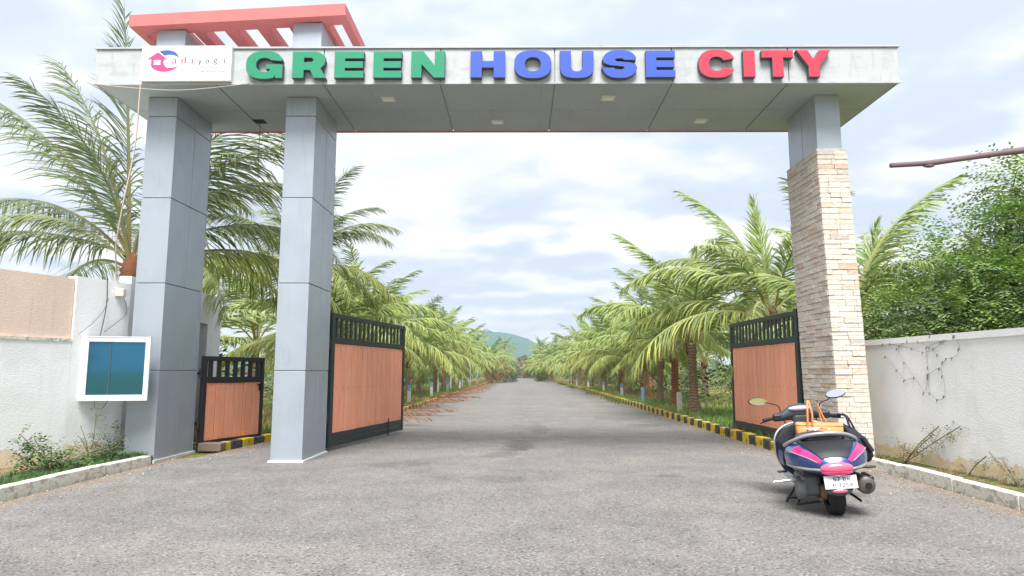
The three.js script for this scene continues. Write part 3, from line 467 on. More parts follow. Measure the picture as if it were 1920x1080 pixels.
// ---------------------------------------------------------------- scooter (local frame: forward is -z, right is +x, origin under the rear wheel)
const sc = thing('scooter', 'blue scooter with pink tail lamp parked by the white kerb', 'scooter', [3.26, 0, -7.18], -0.20);
{
  const S = sc; sc.rotation.order = 'YXZ'; sc.rotation.z = 0.085; // leans on its side stand
  // rear cowl rings: z, centre y, half width, half height up, half height down
  const R = [[-0.74, 0.50, 0.15, 0.12, 0.10], [-0.55, 0.56, 0.26, 0.16, 0.16], [-0.3, 0.60, 0.35, 0.175, 0.20], [-0.05, 0.60, 0.395, 0.175, 0.195], [0.12, 0.59, 0.375, 0.17, 0.175], [0.24, 0.575, 0.32, 0.15, 0.15], [0.33, 0.555, 0.245, 0.125, 0.12], [0.39, 0.53, 0.175, 0.09, 0.08], [0.425, 0.515, 0.10, 0.045, 0.035], [0.437, 0.51, 0.03, 0.014, 0.012]];
  const ringAt = z => { let i = 0; while (i < R.length - 2 && z > R[i + 1][0]) i++; const t = clamp((z - R[i][0]) / (R[i + 1][0] - R[i][0])); return R[i].map((v, k) => lerp(v, R[i + 1][k], t)); };
  const pt = (z, th, s = 1, dz = 0) => { const [, cy, hw, hu, hd] = ringAt(z), c = Math.cos(th), q = Math.sin(th), e = 2 / 2.3; return [hw * s * Math.sign(c) * Math.abs(c) ** e, cy + (q > 0 ? hu : hd) * s * Math.sign(q) * Math.abs(q) ** e, z + dz]; };
  const patch = (z0, z1, a0, a1, s, nz = 14, na = 14, skew = 0) => { const rows = []; for (let i = 0; i <= nz; i++) { const z = lerp(z0, z1, i / nz), row = []; for (let j = 0; j <= na; j++) row.push(pt(z, (lerp(a0, a1, j / na) + skew * i / nz) * Math.PI / 180, s, 0.004)); rows.push(row); } return skin(rows, false, false); };
  const zs = []; for (let z = -0.74; z < 0.437; z += 0.03) zs.push(z); zs.push(0.41, 0.425, 0.437); zs.sort((a, b) => a - b);
  part('rear_cowl', skin(zs.map(z => Array.from({ length: 40 }, (_, j) => pt(z, j / 40 * Math.PI * 2)))), mat.scooterBlue, S);
  part('tail_panel', patch(-0.12, 0.39, 52, 128, 1.012), mat.black, S);
  for (const [a, b, sk] of [[20, 43, 2], [160, 137, -2]]) { part('tail_lamp', patch(0.13, 0.40, a, b, 1.03, 10, 8, sk), mat.lampRed, S); part('lamp_edge', tube(Array.from({ length: 9 }, (_, i) => pt(lerp(0.12, 0.39, i / 8), (a + sk * i / 8) * Math.PI / 180, 1.035, 0.004)), 0.006, 16, 5), mat.silver, S); }
  part('tail_lamp', ball(0.155, 0.058, 0.05, 0, 0.512, 0.415, 22, 14), mat.lampPink, S); part('tail_lamp', ball(0.15, 0.03, 0.045, 0, 0.472, 0.412, 22, 10), mat.lampRed, S);
  const lip = []; for (let i = 0; i <= 12; i++) lip.push(pt(lerp(-0.55, 0.40, i / 12), -Math.PI + 0.42, 1.03)); lip.push([0, 0.440, 0.43]); for (let i = 12; i >= 0; i--) lip.push(pt(lerp(-0.55, 0.40, i / 12), -0.42, 1.03));
  part('lower_trim', tube(lip, 0.015, 80, 6), mat.silver, S);
  part('side_emblem', bx(0.002, 0.012, 0.12, -0.372, 0.60, -0.05).rotateY(0.12), mat.silver, S);
  // seat and grab rail
  const seat = [[-0.78, 0.60, 0.10, 0.03], [-0.7, 0.70, 0.15, 0.06], [-0.45, 0.745, 0.20, 0.06], [-0.15, 0.765, 0.23, 0.06], [0.02, 0.775, 0.22, 0.055], [0.10, 0.765, 0.15, 0.03]];
  part('seat', skin(seat.map(([z, y, w, h]) => Array.from({ length: 24 }, (_, j) => { const a = j / 24 * 6.2832; return [w * Math.cos(a), y + h * Math.sin(a), z]; }))), mat.plasticGrey, S);
  part('grab_rail', tube([[-0.36, 0.69, -0.18], [-0.31, 0.745, -0.02], [-0.2, 0.80, 0.08], [0, 0.825, 0.13], [0.2, 0.80, 0.08], [0.31, 0.745, -0.02], [0.36, 0.69, -0.18]], 0.022, 40, 8), mat.silver, S);
  // plate, mudguard, wheel
  {
    const c = document.createElement('canvas'); c.width = 256; c.height = 128; const x = c.getContext('2d'); x.fillStyle = '#e9e9ee'; x.fillRect(0, 0, 256, 128); x.fillStyle = '#4a4a56'; x.font = 'bold 56px sans-serif'; x.textAlign = 'center'; x.fillText('57 BK', 140, 54); x.fillText('P 7258', 140, 116);
    const t = new THREE.CanvasTexture(c); t.colorSpace = THREE.SRGBColorSpace;
    const pl = part('number_plate', bx(0.30, 0.125, 0.008, 0, 0, 0), mat.white, S); pl.position.set(0.02, 0.375, 0.405); pl.rotation.x = -0.18; part('plate_print', new THREE.PlaneGeometry(0.29, 0.117).translate(0, 0, 0.0055), M(0xffffff, 0.5, { map: t }), pl);
  }
  const guard = []; for (let i = 0; i <= 12; i++) { const a = lerp(0.22, 1.9, i / 12), r = 0.265, w = 0.105; guard.push([[-w, 0.22 + r * Math.sin(a) - 0.03, 0.04 + r * Math.cos(a) * 1.25 - 0.005], [-w * 0.8, 0.22 + r * Math.sin(a), 0.04 + r * Math.cos(a) * 1.25], [0, 0.22 + r * Math.sin(a) + 0.015, 0.04 + r * Math.cos(a) * 1.25 + 0.018], [w * 0.8, 0.22 + r * Math.sin(a), 0.04 + r * Math.cos(a) * 1.25], [w, 0.22 + r * Math.sin(a) - 0.03, 0.04 + r * Math.cos(a) * 1.25 - 0.005]]); }
  part('mudguard', skin(guard, false, false), mat.plasticGrey, S);
  part('mudflap', skin([[[-0.13, 0.335, 0.40], [0, 0.335, 0.415], [0.13, 0.335, 0.40]], [[-0.125, 0.30, 0.405], [0, 0.30, 0.42], [0.125, 0.30, 0.405]], [[-0.10, 0.265, 0.40], [0, 0.26, 0.415], [0.10, 0.265, 0.40]], [[-0.05, 0.248, 0.395], [0, 0.243, 0.41], [0.05, 0.248, 0.395]]], false, false), mat.plasticGrey, S);
  part('reflector', ball(0.072, 0.02, 0.012, 0, 0.292, 0.422, 16, 8), mat.lampPink, S);
  function wheel(r, w, x, y, z) {
    const g = subgroup('wheel', S); const pf = [[r * 0.62, -w * 0.40], [r * 0.80, -w * 0.5], [r * 0.93, -w * 0.46], [r * 0.985, -w * 0.28], [r, 0], [r * 0.985, w * 0.28], [r * 0.93, w * 0.46], [r * 0.80, w * 0.5], [r * 0.62, w * 0.40]].map(p => new THREE.Vector2(...p));
    const tread = []; for (let i = 0; i < 34; i++) { const a = i / 34 * 6.2832; for (const s of [-1, 1]) tread.push(bx(w * 0.34, 0.006, 0.022, s * w * 0.22, r * 0.992, 0).rotateY(0).applyMatrix4(new THREE.Matrix4().makeRotationX(a + s * 0.05))); }
    part('tyre', [new THREE.LatheGeometry(pf, 40).rotateZ(Math.PI / 2), ...tread], mat.rubber, g); part('rim', [new THREE.CylinderGeometry(r * 0.64, r * 0.64, w * 0.5, 28).rotateZ(Math.PI / 2), new THREE.CylinderGeometry(r * 0.2, r * 0.2, w * 0.9, 16).rotateZ(Math.PI / 2)], mat.engine, g);
    g.position.set(x, y, z); return g;
  }
  wheel(0.225, 0.15, 0.015, 0.225, 0.04); wheel(0.225, 0.11, 0, 0.225, -1.28);
  // engine, kick lever, stand, exhaust, pegs
  part('engine', [rb(0.20, 0.22, 0.42, 0.05, -0.19, 0.30, -0.12, 3), new THREE.CylinderGeometry(0.115, 0.125, 0.07, 24).rotateZ(Math.PI / 2).translate(-0.29, 0.27, 0.0), rb(0.16, 0.16, 0.3, 0.04, -0.12, 0.34, -0.42), rb(0.12, 0.16, 0.26, 0.03, 0.12, 0.32, -0.18)], mat.engine, S);
  part('under_tray', rb(0.5, 0.12, 0.7, 0.05, 0, 0.42, -0.28), mat.black, S);
  part('kick_lever', [bar([-0.30, 0.36, 0.02], [-0.55, 0.345, 0.03], 0.013), bar([-0.30, 0.36, 0.02], [-0.33, 0.33, -0.25], 0.014)], mat.chrome, S);
  part('main_stand', [bar([-0.20, 0.25, -0.25], [-0.33, 0.09, -0.05], 0.013), bar([-0.28, 0.15, -0.1], [-0.43, 0.17, -0.03], 0.011), bar([0.16, 0.22, -0.2], [0.27, 0.12, 0.05], 0.013), bar([-0.33, 0.09, -0.05], [-0.1, 0.12, -0.02], 0.012)], mat.black, S);
  part('side_stand', bar([-0.20, 0.24, -0.6], [-0.36, 0.03, -0.55], 0.014), mat.black, S);
  const ex = part('muffler', [new THREE.CylinderGeometry(0.088, 0.075, 0.46, 24).rotateX(Math.PI / 2).translate(0.30, 0.30, -0.03), new THREE.SphereGeometry(0.087, 20, 10).scale(1, 1, 0.35).translate(0.30, 0.30, 0.20)], mat.muffler, S);
  part('outlet', bar([0.315, 0.30, 0.20], [0.315, 0.30, 0.255], 0.03, 14), mat.black, ex); part('heat_shield', rb(0.05, 0.09, 0.3, 0.02, 0.385, 0.33, -0.04), mat.black, ex);
  part('foot_peg', [rb(0.16, 0.02, 0.05, 0.008, 0.42, 0.43, -0.12), bar([0.28, 0.40, -0.14], [0.36, 0.43, -0.12], 0.012)], mat.black, S);
  part('foot_peg', [rb(0.10, 0.02, 0.05, 0.008, -0.40, 0.40, -0.30)], mat.black, S);
  part('shock_absorber', [bar([0.17, 0.28, 0.10], [0.17, 0.50, -0.02], 0.02), ...Array.from({ length: 7 }, (_, i) => new THREE.TorusGeometry(0.03, 0.006, 6, 14).rotateX(Math.PI / 2).translate(0.17, 0.30 + i * 0.026, 0.09 - i * 0.014))], mat.silver, S);
  part('panel_gap', [tube(Array.from({ length: 13 }, (_, i) => pt(-0.46, (i / 12 * 200 - 10) * Math.PI / 180, 1.006)), 0.004, 30, 5), ...[51, 129].map(a => tube(Array.from({ length: 9 }, (_, i) => pt(lerp(-0.14, 0.39, i / 8), a * Math.PI / 180, 1.016, 0.004)), 0.004, 20, 5))], mat.black, S);
  part('lock', new THREE.CylinderGeometry(0.013, 0.013, 0.01, 14).rotateX(Math.PI / 2).translate(0, 0.655, 0.315), mat.chrome, S);
  for (const c of [[[-0.2, 0.93, -1.02], [-0.16, 0.84, -1.1], [-0.06, 0.72, -1.08]], [[0.2, 0.93, -1.02], [0.17, 0.83, -1.1], [0.06, 0.70, -1.08]], [[-0.12, 0.30, 0.1], [-0.2, 0.40, -0.05], [-0.15, 0.42, -0.3]], [[0.1, 0.24, 0.08], [0.2, 0.2, -0.05], [0.18, 0.26, -0.4]]]) part('cable', tube(c, 0.0065, 16, 5), mat.black, S);
  part('brake_drum', [new THREE.CylinderGeometry(0.08, 0.08, 0.05, 20).rotateZ(Math.PI / 2).translate(-0.085, 0.225, 0.04), rb(0.03, 0.03, 0.16, 0.01, -0.12, 0.16, 0.02)], M(L(0.30, 0.20, 0.13), 0.7, { metalness: 0.3 }), S);
  // floorboard and front apron
  part('floorboard', rb(0.44, 0.06, 0.5, 0.02, 0, 0.29, -0.82), mat.black, S);
  part('floor_side', [rb(0.05, 0.10, 0.62, 0.02, -0.24, 0.28, -0.8), rb(0.05, 0.10, 0.62, 0.02, 0.24, 0.28, -0.8)], mat.scooterBlue, S);
  const ap = new THREE.Shape(); ap.moveTo(-0.20, 0.26); ap.bezierCurveTo(-0.33, 0.38, -0.36, 0.52, -0.34, 0.68); ap.bezierCurveTo(-0.31, 0.80, -0.2, 0.84, -0.06, 0.86); ap.lineTo(0.06, 0.86); ap.bezierCurveTo(0.2, 0.84, 0.31, 0.80, 0.34, 0.68); ap.bezierCurveTo(0.36, 0.52, 0.33, 0.38, 0.20, 0.26); ap.closePath();
  const bend = g => { const p = g.attributes.position; for (let i = 0; i < p.count; i++) p.setZ(i, p.getZ(i) - 0.98 - 0.02 * (p.getY(i) - 0.3) + 0.9 * p.getX(i) * p.getX(i)); g.computeVertexNormals(); return g; };
  part('leg_shield', bend(new THREE.ExtrudeGeometry(ap, { depth: 0.03, bevelEnabled: true, bevelSize: 0.01, bevelThickness: 0.01, bevelSegments: 2, curveSegments: 16 })), mat.black, S);
  part('front_apron', bend(new THREE.ExtrudeGeometry(ap, { depth: 0.02, bevelEnabled: true, bevelSize: 0.012, bevelThickness: 0.01, bevelSegments: 2, curveSegments: 16 }).translate(0, 0, -0.045)), mat.scooterBlue, S);
  { const e = ap.getPoints(20).filter(p => p.y > 0.36); e.sort((a, b) => Math.atan2(a.y - 0.55, a.x) - Math.atan2(b.y - 0.55, b.x)); const l = e.filter(p => p.x < 0).sort((a, b) => a.y - b.y), r = e.filter(p => p.x > 0).sort((a, b) => b.y - a.y); part('apron_trim', tube([...l, ...r].map(p => [p.x * 1.03, p.y + 0.01, -0.965 + 0.9 * p.x * p.x]), 0.014, 60, 6), mat.silver, S); }
  part('apron_flank', skin([[[-0.34, 0.60, -0.86], [-0.345, 0.52, -0.85], [-0.33, 0.42, -0.85]], [[-0.30, 0.56, -0.72], [-0.31, 0.48, -0.72], [-0.30, 0.40, -0.72]]], false, false), mat.scooterBlue, S);
  part('nose', [ball(0.17, 0.24, 0.09, 0, 0.62, -1.06), ball(0.10, 0.06, 0.06, 0, 0.92, -1.06)], mat.scooterBlue, S);
  part('front_fender', [skin(Array.from({ length: 9 }, (_, i) => { const a = lerp(0.5, 2.9, i / 8), r = 0.26; return [[-0.09, 0.2 + r * Math.sin(a) - 0.03, -1.28 + r * Math.cos(a)], [-0.06, 0.22 + r * Math.sin(a), -1.28 + r * Math.cos(a)], [0.06, 0.22 + r * Math.sin(a), -1.28 + r * Math.cos(a)], [0.09, 0.2 + r * Math.sin(a) - 0.03, -1.28 + r * Math.cos(a)]]; }), false, false), bar([0.08, 0.22, -1.28], [0.05, 0.62, -1.10], 0.02), bar([-0.08, 0.22, -1.28], [-0.05, 0.62, -1.10], 0.02)], mat.scooterBlue, S);
  // handlebar
  const hb = sc;
  part('handlebar_cowl', [skin([[-0.30, 0.925, 0.045, 0.05], [-0.20, 0.945, 0.06, 0.06], [-0.12, 0.975, 0.085, 0.075], [0, 0.985, 0.10, 0.085], [0.12, 0.975, 0.085, 0.075], [0.20, 0.955, 0.062, 0.065], [0.30, 0.94, 0.045, 0.05]].map(([x, y, h, d]) => Array.from({ length: 18 }, (_, j) => { const a = j / 18 * 6.2832; return [x, y + h * Math.sin(a), -1.0 + d * Math.cos(a)]; }))), rb(0.22, 0.24, 0.12, 0.05, 0, 0.85, -0.98, 3)], mat.plasticGrey, hb);
  part('instrument_panel', ball(0.135, 0.034, 0.05, -0.01, 1.025, -0.94, 20, 10), M(L(0.38, 0.40, 0.44), 0.12), hb);
  for (const s of [-1, 1]) {
    part('grip', bar([s * 0.29, 0.925, -1.0], [s * 0.44, 0.91, -0.96], 0.02, 12), mat.rubber, hb);
    part('brake_lever', tube([[s * 0.27, 0.91, -1.05], [s * 0.36, 0.895, -1.06], [s * 0.47, 0.875, -0.98]], 0.008, 14, 6), mat.black, hb);
    part('switch_box', rb(0.10, 0.085, 0.09, 0.02, s * 0.27, 0.93, -0.985), mat.black, hb);
    const mr = subgroup('mirror', hb); part('stem', tube([[s * 0.22, 0.99, -1.0], [s * 0.235, 1.06, -1.0], [s * 0.32, 1.10, -0.99], [s * (s > 0 ? 0.36 : 0.42), 1.13, -0.985]], 0.007, 20, 6), mat.black, mr);
    const head = new THREE.Group(); head.position.set(s * (s > 0 ? 0.42 : 0.47), s > 0 ? 1.165 : 1.135, -0.985); head.rotation.set(s > 0 ? -0.3 : 0.02, s * -0.18, s * 0.06);
    head.updateMatrix();
    part('shell', ball(0.112, 0.052, 0.028, 0, 0, -0.012, 20, 12).applyMatrix4(head.matrix), mat.black, mr); part('glass', new THREE.CylinderGeometry(1, 1, 0.012, 28).rotateX(Math.PI / 2).scale(0.104, 0.045, 1).translate(0, 0, 0.012).applyMatrix4(head.matrix), mat.mirror, mr);
  }
}
// bags and a cloth on the scooter
const bagF = (x, y, z) => V(x, y, z).applyAxisAngle(V(0, 0, 1), 0.085).applyAxisAngle(V(0, 1, 0), -0.20).add(V(3.26, 0, -7.18)).toArray();
{
  const b = thing('tote_bag', 'tan tote bag with tall thin handles hanging on the scooter', 'bag', bagF(0.12, 0.48, -0.80), -0.20);
  const w = 0.26, h = 0.375; part('bag_body', skin([[0, 0.10, 0.85], [0.1, 0.115, 0.93], [0.25, 0.09, 0.98], [h, 0.055, 1]].map(([y, d, k]) => Array.from({ length: 28 }, (_, j) => { const a = j / 28 * 6.2832, c = Math.cos(a), s = Math.sin(a); return [w * k * Math.sign(c) * Math.abs(c) ** 0.45, y + 0.008 * Math.sin(5 * a), d * Math.sign(s) * Math.abs(s) ** 0.6]; }))), mat.tan, b);
  part('hem', tube(Array.from({ length: 16 }, (_, j) => { const a = j / 16 * 6.2832, c = Math.cos(a), s = Math.sin(a); return [w * Math.sign(c) * Math.abs(c) ** 0.45, h - 0.03, 0.062 * Math.sign(s) * Math.abs(s) ** 0.6]; }), 0.006, 60, 5, true), M(L(0.42, 0.16, 0.05), 0.6), b);
  part('handle', tube([[-0.14, 0.30, 0.085], [-0.135, 0.5, 0.08], [-0.115, 0.63, 0.02], [-0.09, 0.5, 0.08], [-0.085, 0.30, 0.085]], 0.012, 40, 6), mat.tan, b); part('handle', tube([[0.06, 0.30, -0.07], [0.03, 0.46, -0.07], [0.0, 0.60, -0.05], [0.05, 0.47, -0.06], [0.14, 0.30, -0.07]], 0.010, 40, 6), mat.tan, b);
  const k = thing('backpack', 'black backpack slung from the right handlebar of the scooter', 'backpack', bagF(0.44, 0.80, -0.92), -0.2);
  const g = mergeVertices(new THREE.IcosahedronGeometry(1, 5).deleteAttribute('normal').deleteAttribute('uv')), p = g.attributes.position;
  for (let i = 0; i < p.count; i++) { const x = p.getX(i), y = p.getY(i), z = p.getZ(i), n = 1 + 0.28 * (fbm(x * 2 + 5, y * 2 + z * 2 + 3, 3, 401) - 0.5) + 0.12 * (fbm(x * 6, y * 6 + z * 5, 3, 405) - 0.5); p.setXYZ(i, x * 0.095 * n * (1.1 - 0.2 * y), y * 0.235 * n, z * 0.13 * n); }
  g.computeVertexNormals(); g.rotateZ(0.55).translate(0.13, -0.20, 0.02); part('pack_body', g, mat.navy, k);
  part('strap', tube([[-0.05, 0.125, -0.03], [0.02, 0.11, 0.01], [0.05, 0.0, 0.06], [0.09, -0.10, 0.09]], 0.013, 24, 6), mat.navy, k); part('strap', tube([[0.0, 0.13, -0.03], [0.05, 0.10, -0.03], [0.10, 0.0, 0.0], [0.13, -0.10, 0.05]], 0.013, 24, 6), mat.navy, k); part('front_pocket', rb(0.05, 0.2, 0.14, 0.02).rotateZ(0.55).translate(0.21, -0.2, 0.09), mat.navy, k);
  const cl = new THREE.PlaneGeometry(0.20, 0.16, 14, 12).rotateX(-Math.PI / 2), q = cl.attributes.position; for (let i = 0; i < q.count; i++) q.setY(i, 0.03 * fbm(q.getX(i) * 18, q.getZ(i) * 18, 3, 411) + 0.03 * (1 - 25 * q.getX(i) ** 2)); cl.computeVertexNormals();
  const c = single('white_cloth', cl, mat.cloth, 'crumpled white cloth lying on the scooter seat', 'cloth'); c.position.set(...bagF(-0.02, 0.815, -0.10)); c.rotation.y = 0.3;
}
// ---------------------------------------------------------------- palms
function frondGeo({ L, a0, a1, n = 60, leaf = 0.95, hang = 0.6, seed = 1, w = 0.034, green = [0.105, 0.185, 0.045], tipY = 0.12, fold = 0, segs = 3, bend = 1.25, stalk = [0.27, 0.24, 0.07], twist = 0 }) {
  const r = rngOf(seed * 7919 + 13), pos = [], col = [], N = 24, P = [], T = [];
  let p = V(0, 0, 0); const side = V(0, 0, 1);
  for (let i = 0; i <= N; i++) { const t = i / N, a = lerp(a0, a1, t ** bend) * Math.PI / 180, d = V(Math.cos(a), Math.sin(a), twist * t).normalize(); P.push(p.clone()); T.push(d); p.addScaledVector(d, L / N); }
  const at = t => { const f = clamp(t) * N, i = Math.min(N - 1, Math.floor(f)), k = f - i; return [P[i].clone().lerp(P[i + 1], k), T[i].clone().lerp(T[i + 1], k).normalize()]; };
  const tri = (a, b, c, ca, cb, cc) => { pos.push(...a.toArray(), ...b.toArray(), ...c.toArray()); col.push(...ca, ...cb, ...cc); };
  // midrib, triangular in section
  const rad = t => 0.042 * (1 - t) ** 0.8 * (L / 4.2) + 0.005;
  for (let i = 0; i < N; i++) {
    const ring = k => { const up = side.clone().cross(T[k]).normalize().multiplyScalar(-1), q = rad(k / N); return [P[k].clone().addScaledVector(side, q).addScaledVector(up, q * 0.3), P[k].clone().addScaledVector(side, -q).addScaledVector(up, q * 0.3), P[k].clone().addScaledVector(up, -q)]; };
    const A = ring(i), B = ring(i + 1), c = stalk.map((v, k) => lerp(v, green[k] * 1.3, i / N * 0.7));
    for (let j = 0; j < 3; j++) { const j2 = (j + 1) % 3; tri(A[j], A[j2], B[j], c, c, c); tri(A[j2], B[j2], B[j], c, c, c); }
  }
  for (const s of [-1, 1]) for (let i = 0; i < n; i++) {
    if (r() < 0.10) continue;
    const t = 0.13 + 0.87 * (i + rr(-0.3, 0.3, r)) / n, [o, tg] = at(t), up = side.clone().cross(tg).normalize().multiplyScalar(-1);
    const prof = t < 0.4 ? lerp(0.55, 1, sm((t - 0.1) / 0.3)) : lerp(1, 0.42, ((t - 0.4) / 0.6) ** 1.3), l = leaf * prof * rr(0.85, 1.1, r);
    const phi = (lerp(28, 62, t) + fold + rr(-13, 13, r)) * Math.PI / 180;
    let d = side.clone().multiplyScalar(s * Math.cos(phi)).addScaledVector(tg, Math.sin(phi)).addScaledVector(up, rr(-0.02, 0.5, r)).normalize();
    let c0 = o, wv = w * rr(0.8, 1.2, r) * (0.7 + 0.5 * prof), tone = rr(0.6, 1.35, r), yl = Math.max(0, rr(-0.7, 0.6, r)) * tipY * 2;
    const cb = [green[0] * tone + yl * 0.5, green[1] * tone + yl * 0.38, green[2] * tone], ct = [cb[0] * 1.15 + 0.05 * tipY, cb[1] * 1.08, cb[2]];
    let prev = null;
    for (let k = 0; k <= segs; k++) {
      const wd = tg.clone().addScaledVector(d, -tg.dot(d)).normalize().multiplyScalar(wv * (k === 0 ? 0.55 : k === segs ? 0 : 1 - 0.35 * k / segs) * 0.5), a = c0.clone().add(wd), b = c0.clone().sub(wd), cc = k / segs > 0.5 ? ct : cb;
      if (prev) { tri(prev[0], prev[1], a, prev[2], prev[2], cc); if (k < segs) tri(prev[1], b, a, prev[2], cc, cc); }
      prev = [a, b, cc]; c0 = c0.clone().addScaledVector(d, l / segs); d = d.clone().add(V(rr(-0.05, 0.05, r), -hang * (0.45 + 0.35 * k) * rr(0.7, 1.3, r), rr(-0.05, 0.05, r))).normalize();
    }
  }
  const g = new THREE.BufferGeometry(); g.setAttribute('position', new THREE.Float32BufferAttribute(pos, 3)); g.setAttribute('color', new THREE.Float32BufferAttribute(col, 3)); g.setAttribute('uv', new THREE.Float32BufferAttribute(new Float32Array(pos.length / 3 * 2), 2)); g.computeVertexNormals(); return g;
}
function trunkGeo(h, r0, r1, lean = 0.1, seed = 1, rings = 26) {
  const rs = []; for (let i = 0; i <= rings; i++) { const t = i / rings, y = t * h, base = lerp(r0, r1, sstep(0, 0.35, t)), k = i % 2 ? 1.05 : 0.97; rs.push(Array.from({ length: 14 }, (_, j) => { const a = j / 14 * 6.2832, q = base * k * (0.95 + 0.12 * noise2(j * 0.9, i * 0.7, seed)); return [lean * t * t * h + q * Math.cos(a), y - (i ? 0 : 0.1), q * Math.sin(a)]; })); }
  return skin(rs);
}
const gFront = { L: 4.0, n: 54, leaf: 0.95 };
function family(base, seed) {
  return {
    spear: [0, 1].map(i => frondGeo({ ...base, a0: 88, a1: 80, L: base.L * 0.72, leaf: base.leaf * 0.8, hang: 0.02, fold: 14, seed: seed + i, green: [0.25, 0.36, 0.08] })),
    up: [0, 1, 2].map(i => frondGeo({ ...base, a0: 82 - 5 * i, a1: 30 - 14 * i, hang: 0.30, seed: seed + 10 + i, twist: 0.12 * (i - 1) })),
    mid: [0, 1, 2].map(i => frondGeo({ ...base, a0: 62 - 6 * i, a1: -22 - 12 * i, hang: 0.60, seed: seed + 20 + i, tipY: 0.2, twist: 0.16 * (i - 1) })),
    low: [0, 1, 2].map(i => frondGeo({ ...base, a0: 34 - 8 * i, a1: -48 - 10 * i, hang: 0.95, seed: seed + 30 + i, tipY: 0.30, green: [0.24, 0.315, 0.085], twist: 0.14 * (i - 1) })),
  };
}
const famRow = family({ L: 4.0, n: 76, leaf: 0.95, w: 0.036, green: [0.235, 0.335, 0.09], stalk: [0.42, 0.38, 0.10] }, 100);
const famFar = family({ L: 4.0, n: 36, leaf: 1.0, w: 0.066, segs: 2, green: [0.23, 0.325, 0.10], stalk: [0.42, 0.38, 0.10] }, 200);
const famBig = family({ L: 5.1, n: 96, leaf: 1.3, w: 0.034, green: [0.14, 0.21, 0.085], hang: 0.5 }, 300);
const trunks = [0, 1, 2].map(i => trunkGeo(1, 0.2, 0.13, 0.02 + 0.03 * i, 5 + i));
const fibre = skin([[-1, 0.85], [-0.6, 0.98], [-0.2, 1.0], [0.15, 0.92], [0.5, 0.75], [0.8, 0.5], [1, 0.2]].map(([y, q], i) => Array.from({ length: 18 }, (_, j) => { const a = j / 18 * 6.2832, w = q * (0.82 + 0.42 * (j % 3 === i % 3 ? 1 : 0.3 * hash3(i, j, 3))); return [w * Math.cos(a), y + 0.12 * hash3(j, i, 9), w * Math.sin(a)]; })));
function palm(name, label, group, x, z, h, scale, fam, fronds, trunkR = 1, bark = mat.bark) {
  const o = thing(name, label, 'palm', [x, 0.04, z], 0, group);
  const t = part('trunk', trunks[Math.floor(rand() * 3)], bark, o); t.scale.set(trunkR, h + 0.05, trunkR); t.rotation.y = rand() * 6.28;
  const bt = part('leaf_base', fibre, mat.barkRed, o); bt.scale.set(0.145 * trunkR, 0.34, 0.145 * trunkR); bt.position.set(0, h - 0.08, 0);
  for (const [kind, az, s = 1, dy = 0] of fronds) { const list = fam[kind] || [kind], m = part('frond', list[Math.floor(rand() * list.length)], mLeaf, o); m.position.set(Math.cos(az) * 0.1, h + dy + (kind === 'low' ? -0.08 : kind === 'mid' ? 0.02 : 0.12), -Math.sin(az) * 0.1); m.rotation.set(rr(-0.10, 0.10), az, rr(-0.06, 0.06), 'YXZ'); m.scale.setScalar(scale * s * rr(0.92, 1.06)); }
  if (fam !== famBig) { o.rotation.x = rr(-0.05, 0.05); o.rotation.z = rr(-0.05, 0.05); const nd = rand() < 0.55 ? 1 + Math.floor(rand() * 2) : 0; for (let k = 0; k < nd; k++) { const m = part('dead_frond', deadGeo[k % 2], mat.dry, o); m.position.set(0, h - 0.12, 0); m.rotation.y = rand() * 6.28; m.scale.setScalar(scale * rr(0.6, 0.85)); } }
  return o;
}
var deadGeo = [0, 1].map(i => frondGeo({ L: 2.6, a0: -20 - 15 * i, a1: -82, n: 26, leaf: 0.6, hang: 0.9, w: 0.035, segs: 2, seed: 760 + i, green: [1.3, 0.95, 0.6], stalk: [1.2, 0.85, 0.5], tipY: 0.02, bend: 0.6 }));
function crown(k, spear = true) { const f = []; let a = rand() * 6.28; if (spear) f.push(['spear', a]); for (let i = 0; i < k; i++) { a += 2.39996; f.push([i < k * 0.26 ? 'up' : i < k * 0.62 ? 'mid' : 'low', a + rr(-0.25, 0.25), rr(0.85, 1.08)]); } return f; }
const D = d => d * Math.PI / 180;
// the palms one can tell apart
const bigBase = { n: 94, leaf: 1.4, w: 0.034, green: [0.14, 0.21, 0.09] }, big = (a0, a1, L, hang, seed, o = {}) => frondGeo({ ...bigBase, a0, a1, L, hang, seed, ...o });
palm('coconut_palm', 'tall coconut palm rising over the guard booth roof', undefined, -9.05, -15.3, 3.85, 1.0, famBig, [[big(86, 83, 6.3, 0.3, 501, { leaf: 1.2 }), D(178)], [big(80, 52, 5.6, 0.5, 502), D(168)], [big(60, 22, 5.6, 0.62, 503), D(184), 1.05, 0.1], [big(44, -10, 5.0, 0.8, 504), D(170)], [big(24, -22, 4.6, 1.2, 505), D(188), 1, 0.1], [big(72, 8, 5.2, 0.6, 506), D(6)], [big(58, -12, 5.0, 0.8, 507), D(352), 1, 0.1], [big(36, -30, 4.6, 1.1, 508), D(12)], ['up', D(350), 1.05], ['mid', D(8), 1.0, 0.2], ['low', D(25), 1], ['mid', D(70), 1], ['up', D(85), 1], ['mid', D(120), 1], ['low', D(60), 1], ['low', D(110), 1], ['up', D(250), 0.9], ['low', D(150), 0.9], ['mid', D(205), 0.8], ['low', D(335), 0.8]], 1.5, mat.barkRed);
palm('coconut_palm', 'tall coconut palm behind the grey pillar between the two gates', undefined, -6.6, -19.4, 4.3, 0.70, famBig, [['spear', D(60)], ...Array.from({ length: 22 }, (_, i) => [i < 6 ? 'up' : i < 14 ? 'mid' : 'low', D(i * 137.5 + 10), rr(0.85, 1.05), rr(-0.1, 0.3)])], 1.3);
